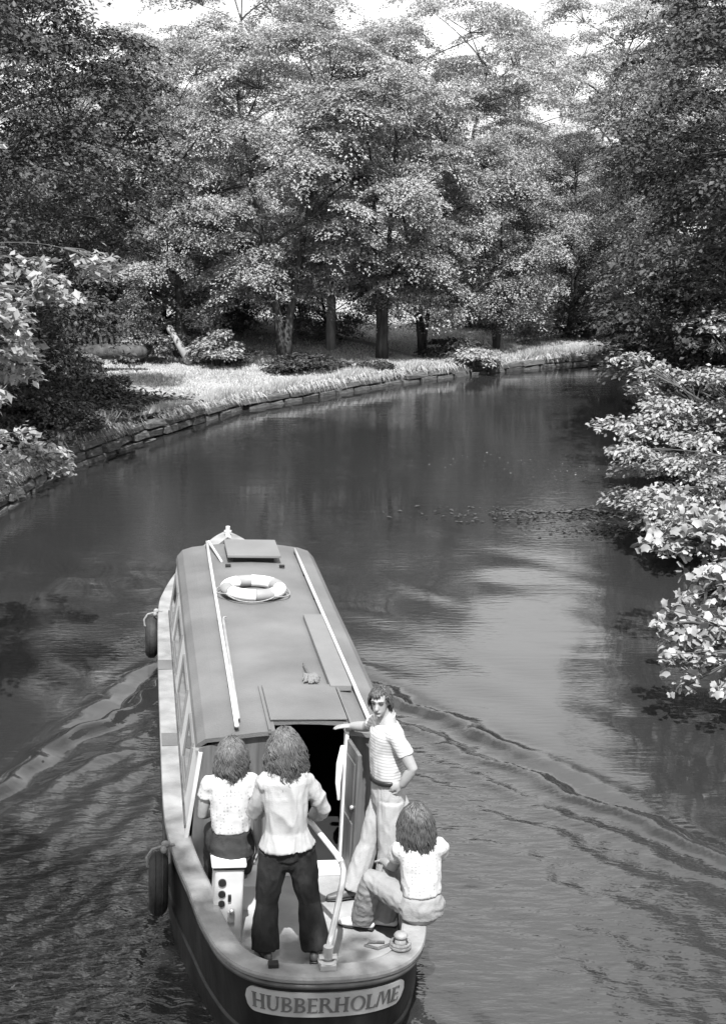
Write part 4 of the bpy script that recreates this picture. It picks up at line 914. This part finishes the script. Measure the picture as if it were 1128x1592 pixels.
class Person:
    def __init__(s, base, label, J, male=False, fwd=(0, 1, 0), hfwd=None, hup=(0, 0, 1), scale=1.0):
        s.base = V3(*base); s.root = empty('person', BO + Matrix.Rotation(BA, 3, 'Z') @ s.base, BA); tag(s.root, label, 'person', 'people on the stern deck')
        s.J = {k: V3(*v) - s.base for k, v in J.items()}; s.male = male; s.fwd = V3(*fwd).normalized(); s.side = s.fwd.cross(V3(0, 0, 1)).normalized()
        s.hf = V3(*(hfwd or fwd)).normalized(); hu = V3(*hup); s.hs = s.hf.cross(hu).normalized(); s.hu = s.hs.cross(s.hf).normalized(); s.k = scale
    def torso(s, mb, off=0.0, lo=0, hi=6, flare=0.0, top=None):
        J = s.J; hip, ne = J['hip'], J['neck']; ch = J.get('chest') or hip.lerp(ne, .66); wa = J.get('waist') or hip.lerp(ne, .30)
        if s.male: rr = [(.145, .11), (.155, .115), (.145, .108), (.165, .12), (.178, .112), (.115, .075), (.058, .06)]
        else: rr = [(.150, .11), (.160, .115), (.124, .092), (.142, .102), (.148, .095), (.095, .065), (.046, .05)]
        dn = (hip - wa).normalized(); up = (ne - ch).normalized()
        pts = [hip + dn * .08, hip, wa if off == 0 else wa + dn * .03, ch, ch.lerp(ne, .55), ne - up * .02, ne + up * .07]
        rr = [((a + off) * s.k, (b + off) * s.k) for a, b in rr]
        if top is not None: pts[2] = hip.lerp(wa, top); rr[2] = tuple(rr[1][i] * (1 - top) + rr[2][i] * top for i in (0, 1))
        if flare: rr[lo] = (rr[lo][0] + flare, rr[lo][1] + flare)
        mb.tube(pts[lo:hi + 1], rr[lo:hi + 1], 20, side=s.side, rnd=(off == 0))
        if hi >= 5:                                                     # the shoulder yoke
            for a in ('shL', 'shR'): mb.tube([ch.lerp(ne, .62), J[a]], [.075 * s.k + off, .058 * s.k + off], 12, rnd=True)
    def limb(s, mb, names, rad, off=0.0, t1=None):
        P = [s.J[n] for n in names]; pts = []; rr = []
        for i in range(len(P) - 1):
            n = 5
            for q in range(n + (1 if i == len(P) - 2 else 0)):
                t = q / n; pts.append(P[i].lerp(P[i + 1], t)); rr.append((rad[i] + (rad[i + 1] - rad[i]) * t + (.006 * math.sin(math.pi * t))) * s.k + off)
        if t1 is not None: k = max(2, int(len(pts) * t1)); pts = pts[:k]; rr = rr[:k]
        mb.tube(pts, rr, 12, rnd=(off == 0))
    def head(s, mb):
        c = s.J['head']; k = s.k * .93                                       # chin at c - .1 hu
        prof = [(-.112, .024, .072, .03), (-.098, .04, .085, .0), (-.07, .055, .092, -.035), (-.035, .064, .091, -.065), (0, .071, .088, -.086), (.035, .075, .088, -.095), (.07, .067, .072, -.084), (.095, .046, .042, -.06), (.108, .02, .01, -.03)]
        pts = [c + s.hu * z * k + s.hf * ((a + b) / 2) * k for z, w_, a, b in prof]; rr = [(w_ * k, (a - b) / 2 * k) for z, w_, a, b in prof]
        V = []; F = []; n = 20
        for p, (a, b) in zip(pts, rr):
            for j in range(n): th = 2 * math.pi * j / n; V.append(p + s.hs * math.cos(th) * a + s.hf * math.sin(th) * b)
        m = len(pts)
        for i in range(m - 1):
            for j in range(n): F.append((i * n + j, i * n + (j + 1) % n, (i + 1) * n + (j + 1) % n, (i + 1) * n + j))
        F.append(tuple(reversed(range(n)))); F.append(tuple(range((m - 1) * n, m * n))); mb.add(V, F)
        H = lambda x, y, z: c + (s.hs * x + s.hf * y + s.hu * z) * k
        mb.tube([H(0, .082, .012), H(0, .102, -.022), H(0, .112, -.036)], [(.010, .012), (.013, .014), (.017, .012)], 10, side=s.hs, rnd=True)     # nose
        mb.tube([H(-.05, .076, .024), H(-.02, .09, .027), H(.02, .09, .027), H(.05, .076, .024)], .009, 8, rnd=True)                               # brow
        mb.tube([H(-.022, .087, -.066), H(0, .096, -.064), H(.022, .087, -.066)], .008, 8, rnd=True)                                             # lips
        mb.tube([H(-.012, .08, -.1), H(.012, .08, -.1)], .014, 8, rnd=True)                                                                       # chin
        for x in (-1, 1): mb.tube([H(x * .074, -.012, .02), H(x * .082, -.02, .0), H(x * .074, -.01, -.032)], [(.010, .018), (.010, .022), (.008, .012)], 8, rnd=True)
        mb.tube([s.J['neck'], c - s.hu * .06 * k - s.hf * .005], [.052 * k, .050 * k] if not s.male else [.060 * k, .057 * k], 14, rnd=True)
    def face(s):
        H = lambda x, y, z: s.J['head'] + (s.hs * x + s.hf * y + s.hu * z) * s.k * .93
        for x in (-1, 1):
            b = MB(); b.tube([H(x * .019, .0855, .004), H(x * .030, .0855, .006), H(x * .043, .077, .003)], [.003, .0048, .003], 8, rnd=True); b.build('eye', M['eye'], s.root, True)
            b = MB(); b.tube([H(x * .014, .096, .027), H(x * .032, .093, .033), H(x * .052, .078, .026)], [.004, .0055, .003], 8, rnd=True); b.build('eyebrow', M['hair2'], s.root, True)
        b = MB(); b.tube([H(-.020, .0945, -.066), H(0, .1015, -.0655), H(.020, .0945, -.066)], .0032, 8, rnd=True); b.build('mouth', M['hair3'], s.root, True)
    def hand(s, mb, wrist, d, pn, curl=.5, right=True, spread=1.0):
        """palm, four unequal curled fingers and a thumb off the side of the palm"""
        w_ = s.J[wrist]; d = V3(*d).normalized(); pn = V3(*pn); pn = (pn - d * pn.dot(d)).normalized(); sd = d.cross(pn) * (1 if right else -1); k = s.k
        mb.tube([w_ - d * .02, w_ + d * .03 * k, w_ + d * .088 * k], [(.026 * k, .019 * k), (.036 * k, .017 * k), (.040 * k, .013 * k)], 12, side=sd, rnd=True)
        for i, (o, L) in enumerate(((-.034, .072), (-.012, .082), (.011, .077), (.033, .060))):
            p = w_ + d * .088 * k + sd * o * k * spread; pts = [p - d * .01]; a = 0
            for q in (.42, .32, .26): a += curl * .8; dd = (d * math.cos(a) + pn * math.sin(a) + sd * o * 1.2).normalized(); pts.append(pts[-1] + dd * L * q * k)
            mb.tube(pts, [.0095 * k, .009 * k, .0085 * k, .0075 * k], 8, rnd=True)
        p = w_ + d * .025 * k - sd * .03 * k; mb.tube([p, p - sd * .028 * k + d * .03 * k + pn * .008, p - sd * .034 * k + d * .062 * k + pn * .02], [.013 * k, .011 * k, .009 * k], 8, rnd=True)
    def hair(s, m, n, length, curl, wave, rad, region, seed, out=.016, name='hair', vol=1.0, back=None, droop=1.0, fringe=None, front=1.0):
        g = np.random.default_rng(seed); c = np.array(s.J['head']); k = s.k * .93; hs, hf, hu = np.array(s.hs), np.array(s.hf), np.array(s.hu); ax = np.array([.077, .093, .108]) * k
        cc = c + hu * .012 * k - hf * .004; b = MB(); cnt = 0
        capV = []; 
        b.ball((0, 0, 0), tuple(ax * 1.045), 20, 14)
        vv = np.array(b.V); keep = region(vv[:, 0] / ax[0], vv[:, 1] / ax[1], vv[:, 2] / ax[2])
        vv[~keep] *= .86                                                # sink the cap where skin shows
        b.V = [tuple(cc + hs * x + hf * y + hu * z) for x, y, z in vv]
        nl_ = 70; LD = g.normal(0, 1, (nl_, 3)); LD /= np.linalg.norm(LD, axis=1, keepdims=True); LL = g.uniform(.68, 1.1, nl_); LM = g.uniform(.55, 1.12, nl_); LP = g.uniform(0, 6.28, nl_); LW = g.uniform(.7, 1.4, nl_); LC = g.uniform(.5, 1.6, nl_)
        while cnt < n:
            u = g.normal(0, 1, 3); u /= np.linalg.norm(u)
            if not region(u[:1], u[1:2], u[2:3])[0]: continue
            cnt += 1; p = u * ax * 1.02; lk = int(np.argmax(LD @ u)); stray = g.uniform() < .07; st = 12
            L = length * LL[lk] * g.uniform(.8, 1.12) * (1 - .35 * max(0, -u[2])) * (1 - (1 - front) * max(0, u[1])) * (1.1 if stray else 1); mn = vol * LM[lk] * g.uniform(.85, 1.1) * (1.3 if stray else 1)
            dl = L / st; pts = []; ph = LP[lk] + g.normal(0, .5); lam = wave * LW[lk]; cu = curl * LC[lk] * g.uniform(.6, 1.3)
            tv = np.array([u[0], u[1] - .25, -.1]); tv /= np.linalg.norm(tv) + 1e-9
            if fringe and u[1] > .35 and u[2] > .3: tv = np.array(fringe) + g.normal(0, .12, 3)
            vel = tv * 1.0 + u * .25
            for q in range(st + 1):
                t = q / st; pts.append(p.copy()); vel = vel * .72 + np.array([0, 0, -1.0]) * .42 * droop + u * .02; vel /= np.linalg.norm(vel); p = p + vel * dl
                e = p / (ax * (1.03 + out * 6 * (.35 + .65 * g.uniform()))) ; r_ = np.linalg.norm(e)
                if r_ < 1: p = p / r_
                rho = math.hypot(p[0] / ax[0], p[1] / ax[1])
                if p[2] < .03 and vol > 1 and rho < mn: p[:2] *= 1 + (mn / max(rho, .05) - 1) * min(1, (.03 - p[2]) / .08) * .5
                if back is not None and p[2] < -.10: p[1] = min(p[1], back)
            P = []
            for q, p in enumerate(pts):
                t = q / st; am = cu * min(1, t * 2.2); o = am * math.cos(ph + 6.283 * t * L / lam); o2 = am * math.sin(ph + 6.283 * t * L / lam)
                w3 = cc + hs * (p[0] + o) + hf * (p[1] + o2 * .7) + hu * p[2]; P.append(w3)
            rr = rad * g.uniform(.7, 1.3) * (.5 if stray else 1); b.tube(P, [rr * (.8 + .5 * math.sin(math.pi * min(1, q / st * 1.1))) * (1 if q < st - 1 else .4) for q in range(st + 1)], 5)
        return b.build(name, m, s.root, True)

def legs_body(p, mb, rT=.078, rK=.052, rA=.036):
    for q in 'LR': p.limb(mb, ['hp' + q, 'kn' + q, 'an' + q], [rT, rK, rA])
def arms_body(p, mb, rS=.047, rE=.036, rW=.026):
    for q in 'LR': p.limb(mb, ['sh' + q, 'el' + q, 'wr' + q], [rS, rE, rW])
def shoe(p, ankle, toe, m, L=.25, h=.05):
    a = p.J[ankle]; t = V3(*toe).normalized(); b = MB(); z = a.z - .075; s0 = V3(a.x, a.y, z)
    b.tube([s0 - t * .075 + V3(0, 0, .042), s0 - t * .03 + V3(0, 0, .05), s0 + t * .05 + V3(0, 0, .045), s0 + t * .12 + V3(0, 0, .034), s0 + t * (L - .085) + V3(0, 0, .026)], [(.030, .036), (.034, .046), (.036, .04), (.041, .03), (.030, .022)], 14, side=t.cross(V3(0, 0, 1)), rnd=True)
    b.tube([s0 - t * .02 + V3(0, 0, .05), a + V3(0, 0, .03)], [.038, .042], 12); o = remeshed('shoe', b, m, p.root, .008, 2)
    b = MB(); b.tube([s0 - t * .085 + V3(0, 0, .008), s0 + t * .03 + V3(0, 0, .008), s0 + t * .12 + V3(0, 0, .008), s0 + t * (L - .07) + V3(0, 0, .008)], [(.030, .009), (.034, .009), (.043, .009), (.026, .009)], 12, side=t.cross(V3(0, 0, 1)), rnd=True); b.build('sole', M['belt'], o, True)

allhair = lambda x, y, z: (y < .55 + .5 * z) & ((z > -.25) | (y < .25))
# woman at the tiller, standing, seen from behind
DZ = .46
p = Person((-.24, -1.15, DZ), 'woman in a pale long-sleeved blouse and dark flared jeans, standing at the tiller', dict(
    head=(-.235, -1.045, 2.055), neck=(-.24, -1.09, 1.875), chest=(-.245, -1.11, 1.69), waist=(-.24, -1.12, 1.47), hip=(-.235, -1.115, 1.315),
    shL=(-.385, -1.09, 1.775), elL=(-.46, -1.01, 1.52), wrL=(-.40, -.80, 1.44), shR=(-.10, -1.10, 1.785), elR=(.035, -1.03, 1.53), wrR=(-.02, -.82, 1.385),
    hpL=(-.325, -1.115, 1.28), knL=(-.385, -1.09, .88), anL=(-.405, -1.15, DZ + .08), hpR=(-.15, -1.115, 1.28), knR=(-.085, -1.11, .87), anR=(-.055, -1.20, DZ + .08)), scale=1.0)
mb = MB(); p.torso(mb); p.head(mb); legs_body(p, mb); arms_body(p, mb); p.hand(mb, 'wrR', (-.3, .8, -.35), (-.3, -.3, -1), .8, True); p.hand(mb, 'wrL', (.5, .8, -.2), (0, -.2, -1), .4, False)
remeshed('body', mb, M['skin'], p.root, .0085, 3)
mb = MB(); p.torso(mb, .018, 1, 5, .022); J = p.J
for q in 'LR': p.limb(mb, ['sh' + q, 'el' + q, 'wr' + q], [.053, .052, .036], .004, .94)
o = remeshed('blouse', mb, M['blouse'], p.root, .009, 2, .017, 9, 3, (1.4, 1, .45))
mb = MB(); p.torso(mb, .012, 0, 2, top=.12); hb = p.J['hip']; mb.ball((hb.x, hb.y, hb.z - .10), (.15, .105, .10))
for q in 'LR':
    p.limb(mb, ['hp' + q, 'kn' + q, 'an' + q], [.106, .076, .096], .004)
o = remeshed('jeans', mb, M['jeans'], p.root, .009, 2, .009, 13, 5, (1.2, 1.2, .4))
shoe(p, 'anL', (-.2, 1, 0), M['shoe']); shoe(p, 'anR', (.25, 1, 0), M['shoe'])
p.hair(M['hair'], 1700, .29, .013, .085, .0031, allhair, 1, .022, vol=1.35, back=.05)

# woman perched on the console, seen from behind
p = Person((-.61, -.80, DZ), 'woman in a dotted white top and dark trousers, perched on the white console', dict(
    head=(-.585, -.63, 1.845), neck=(-.60, -.68, 1.675), chest=(-.605, -.71, 1.50), waist=(-.605, -.74, 1.30), hip=(-.605, -.755, 1.165),
    shL=(-.765, -.68, 1.615), elL=(-.81, -.66, 1.37), wrL=(-.74, -.44, 1.28), shR=(-.445, -.68, 1.615), elR=(-.412, -.78, 1.37), wrR=(-.418, -.74, 1.15),
    hpL=(-.69, -.73, 1.155), knL=(-.72, -.36, 1.10), anL=(-.72, -.28, .70), hpR=(-.53, -.73, 1.155), knR=(-.52, -.36, 1.09), anR=(-.50, -.26, .70)), scale=.97)
mb = MB(); p.torso(mb); p.head(mb); legs_body(p, mb); arms_body(p, mb); p.hand(mb, 'wrR', (0, .1, -1), (-1, 0, 0), .35, True); p.hand(mb, 'wrL', (.2, 1, -.2), (0, 0, -1), .5, False)
remeshed('body', mb, M['skin'], p.root, .0085, 3)
mb = MB(); p.torso(mb, .012, 2, 5, .006)
for q in 'LR': p.limb(mb, ['sh' + q, 'el' + q], [.056, .054], .004, .62)
remeshed('dotted_top', mb, M['dotted'], p.root, .010, 4, .010, 10, 8, (1, 1, .6))
mb = MB(); p.torso(mb, .014, 0, 2)
for q in 'LR': p.limb(mb, ['hp' + q, 'kn' + q, 'an' + q], [.095, .07, .075], .004)
remeshed('trousers', mb, M['trouser_dark'], p.root, .010, 4, .010, 10, 9)
shoe(p, 'anL', (0, 1, 0), M['shoe']); shoe(p, 'anR', (0, 1, 0), M['shoe'])
p.hair(M['hair'], 1400, .25, .009, .10, .0031, allhair, 2, .018, vol=1.2, back=.04)

# man beside the open door: body side-on facing left, face turned to the camera
DM = .435
p = Person((.50, -.36, DM), 'man in a pale striped shirt and light trousers, standing by the open cabin door', dict(
    head=(.545, -.395, 2.075), neck=(.600, -.36, 1.905), chest=(.600, -.37, 1.70), waist=(.605, -.38, 1.47), hip=(.610, -.385, 1.33),
    shL=(.640, -.53, 1.835), elL=(.755, -.60, 1.60), wrL=(.685, -.565, 1.46), shR=(.585, -.20, 1.835), elR=(.50, -.02, 1.72), wrR=(.40, .10, 1.685),
    hpL=(.615, -.46, 1.29), knL=(.595, -.47, .88), anL=(.585, -.44, DM + .08), hpR=(.605, -.30, 1.29), knR=(.475, -.32, .90), anR=(.345, -.34, DM + .085)),
    male=True, fwd=(-1, -.12, 0), hfwd=(-.45, -.9, -.10), scale=.97)
mb = MB(); p.torso(mb); p.head(mb); legs_body(p, mb, .082, .056, .04); arms_body(p, mb, .052, .042, .030); p.hand(mb, 'wrL', (-.75, .2, -.15), (0, .9, -.2), .5, False); p.hand(mb, 'wrR', (-.85, .35, -.12), (0, 0, -1), .15, True)
remeshed('body', mb, M['skin'], p.root, .0075, 2)
p.face()
mb = MB(); p.torso(mb, .015, 2, 5, .0)
for q in 'LR': p.limb(mb, ['sh' + q, 'el' + q], [.060, .060], .004, .70)
sh_ = remeshed('shirt', mb, M['striped'], p.root, .009, 4, .010, 9, 12, (1, 1, .6))
b = MB(); nk = p.J['neck'] + V3(0, 0, -.005); b.tube([nk + V3(-.05, .035, .0), nk + V3(-.015, .06, .02), nk + V3(.04, .045, .045), nk + V3(.056, 0, .052), nk + V3(.04, -.045, .045), nk + V3(-.015, -.06, .02), nk + V3(-.06, -.035, -.005)], [(.007, .017)] * 7, 8, rnd=True); b.build('collar', M['striped'], sh_, True)
mb = MB(); p.torso(mb, .016, 0, 2)
for q in 'LR': p.limb(mb, ['hp' + q, 'kn' + q, 'an' + q], [.102, .074, .088], .004)
tr2 = remeshed('trousers', mb, M['chino'], p.root, .009, 2, .008, 13, 14, (1.2, 1.2, .4))
b = MB(); wv = p.J['waist'] + V3(0, 0, -.012); b.torus((0, 0, 0), .142, .010, 40, 8, flat=2.1); b.V = [(x * .92 + wv.x, y * 1.17 + wv.y, z + wv.z) for x, y, z in b.V]; b.build('belt', M['belt'], p.root, True)
shoe(p, 'anL', (-.8, -.45, 0), M['shoe'], .27); shoe(p, 'anR', (-1, -.10, 0), M['shoe'], .28)
manhair = lambda x, y, z: ((y < .30 + .30 * z) & ((z > -.15) | (y < -.05)) & (z > -.72)) | ((z > .62) & (y < .80))
p.hair(M['hair2'], 900, .078, .003, .08, .0038, manhair, 3, .02, droop=.8, fringe=(.9, .25, -.2), front=.4)

# woman sitting on the gunwale at the right, back to the camera
DW = .425
p = Person((.70, -1.22, DW), 'woman in a white top and grey slacks, sitting on the right gunwale', dict(
    head=(.685, -1.11, 1.455), neck=(.70, -1.16, 1.29), chest=(.705, -1.19, 1.13), waist=(.71, -1.22, .94), hip=(.71, -1.22, .835),
    shL=(.555, -1.15, 1.235), elL=(.545, -1.00, 1.02), wrL=(.50, -.82, .98), shR=(.855, -1.16, 1.235), elR=(.86, -1.00, 1.02), wrR=(.70, -.84, .97),
    hpL=(.64, -1.19, .825), knL=(.40, -.93, .90), anL=(.345, -.80, DW + .09), hpR=(.77, -1.17, .825), knR=(.56, -.86, .92), anR=(.52, -.80, DW + .09)), fwd=(-.18, 1, 0), scale=.97)
mb = MB(); p.torso(mb); p.head(mb); legs_body(p, mb); arms_body(p, mb); p.hand(mb, 'wrL', (.1, .8, -.3), (0, 0, -1), .4, False); p.hand(mb, 'wrR', (-.6, .5, -.2), (0, 0, -1), .4, True)
remeshed('body', mb, M['skin'], p.root, .0085, 3)
mb = MB(); p.torso(mb, .014, 2, 5, .006)
for q in 'LR': p.limb(mb, ['sh' + q, 'el' + q], [.056, .054], .004, .60)
remeshed('white_top', mb, M['dotted'], p.root, .010, 4, .010, 10, 18, (1, 1, .6))
mb = MB(); p.torso(mb, .018, 0, 2)
for q in 'LR': p.limb(mb, ['hp' + q, 'kn' + q, 'an' + q], [.108, .080, .085], .004)
remeshed('slacks', mb, M['slacks'], p.root, .009, 2, .008, 14, 19)
shoe(p, 'anL', (-.75, .35, 0), M['shoe_pale']); shoe(p, 'anR', (-.7, .3, 0), M['shoe_pale'])
p.hair(M['hair3'], 1500, .29, .008, .13, .003, allhair, 4, .012, vol=1.08, back=.03)
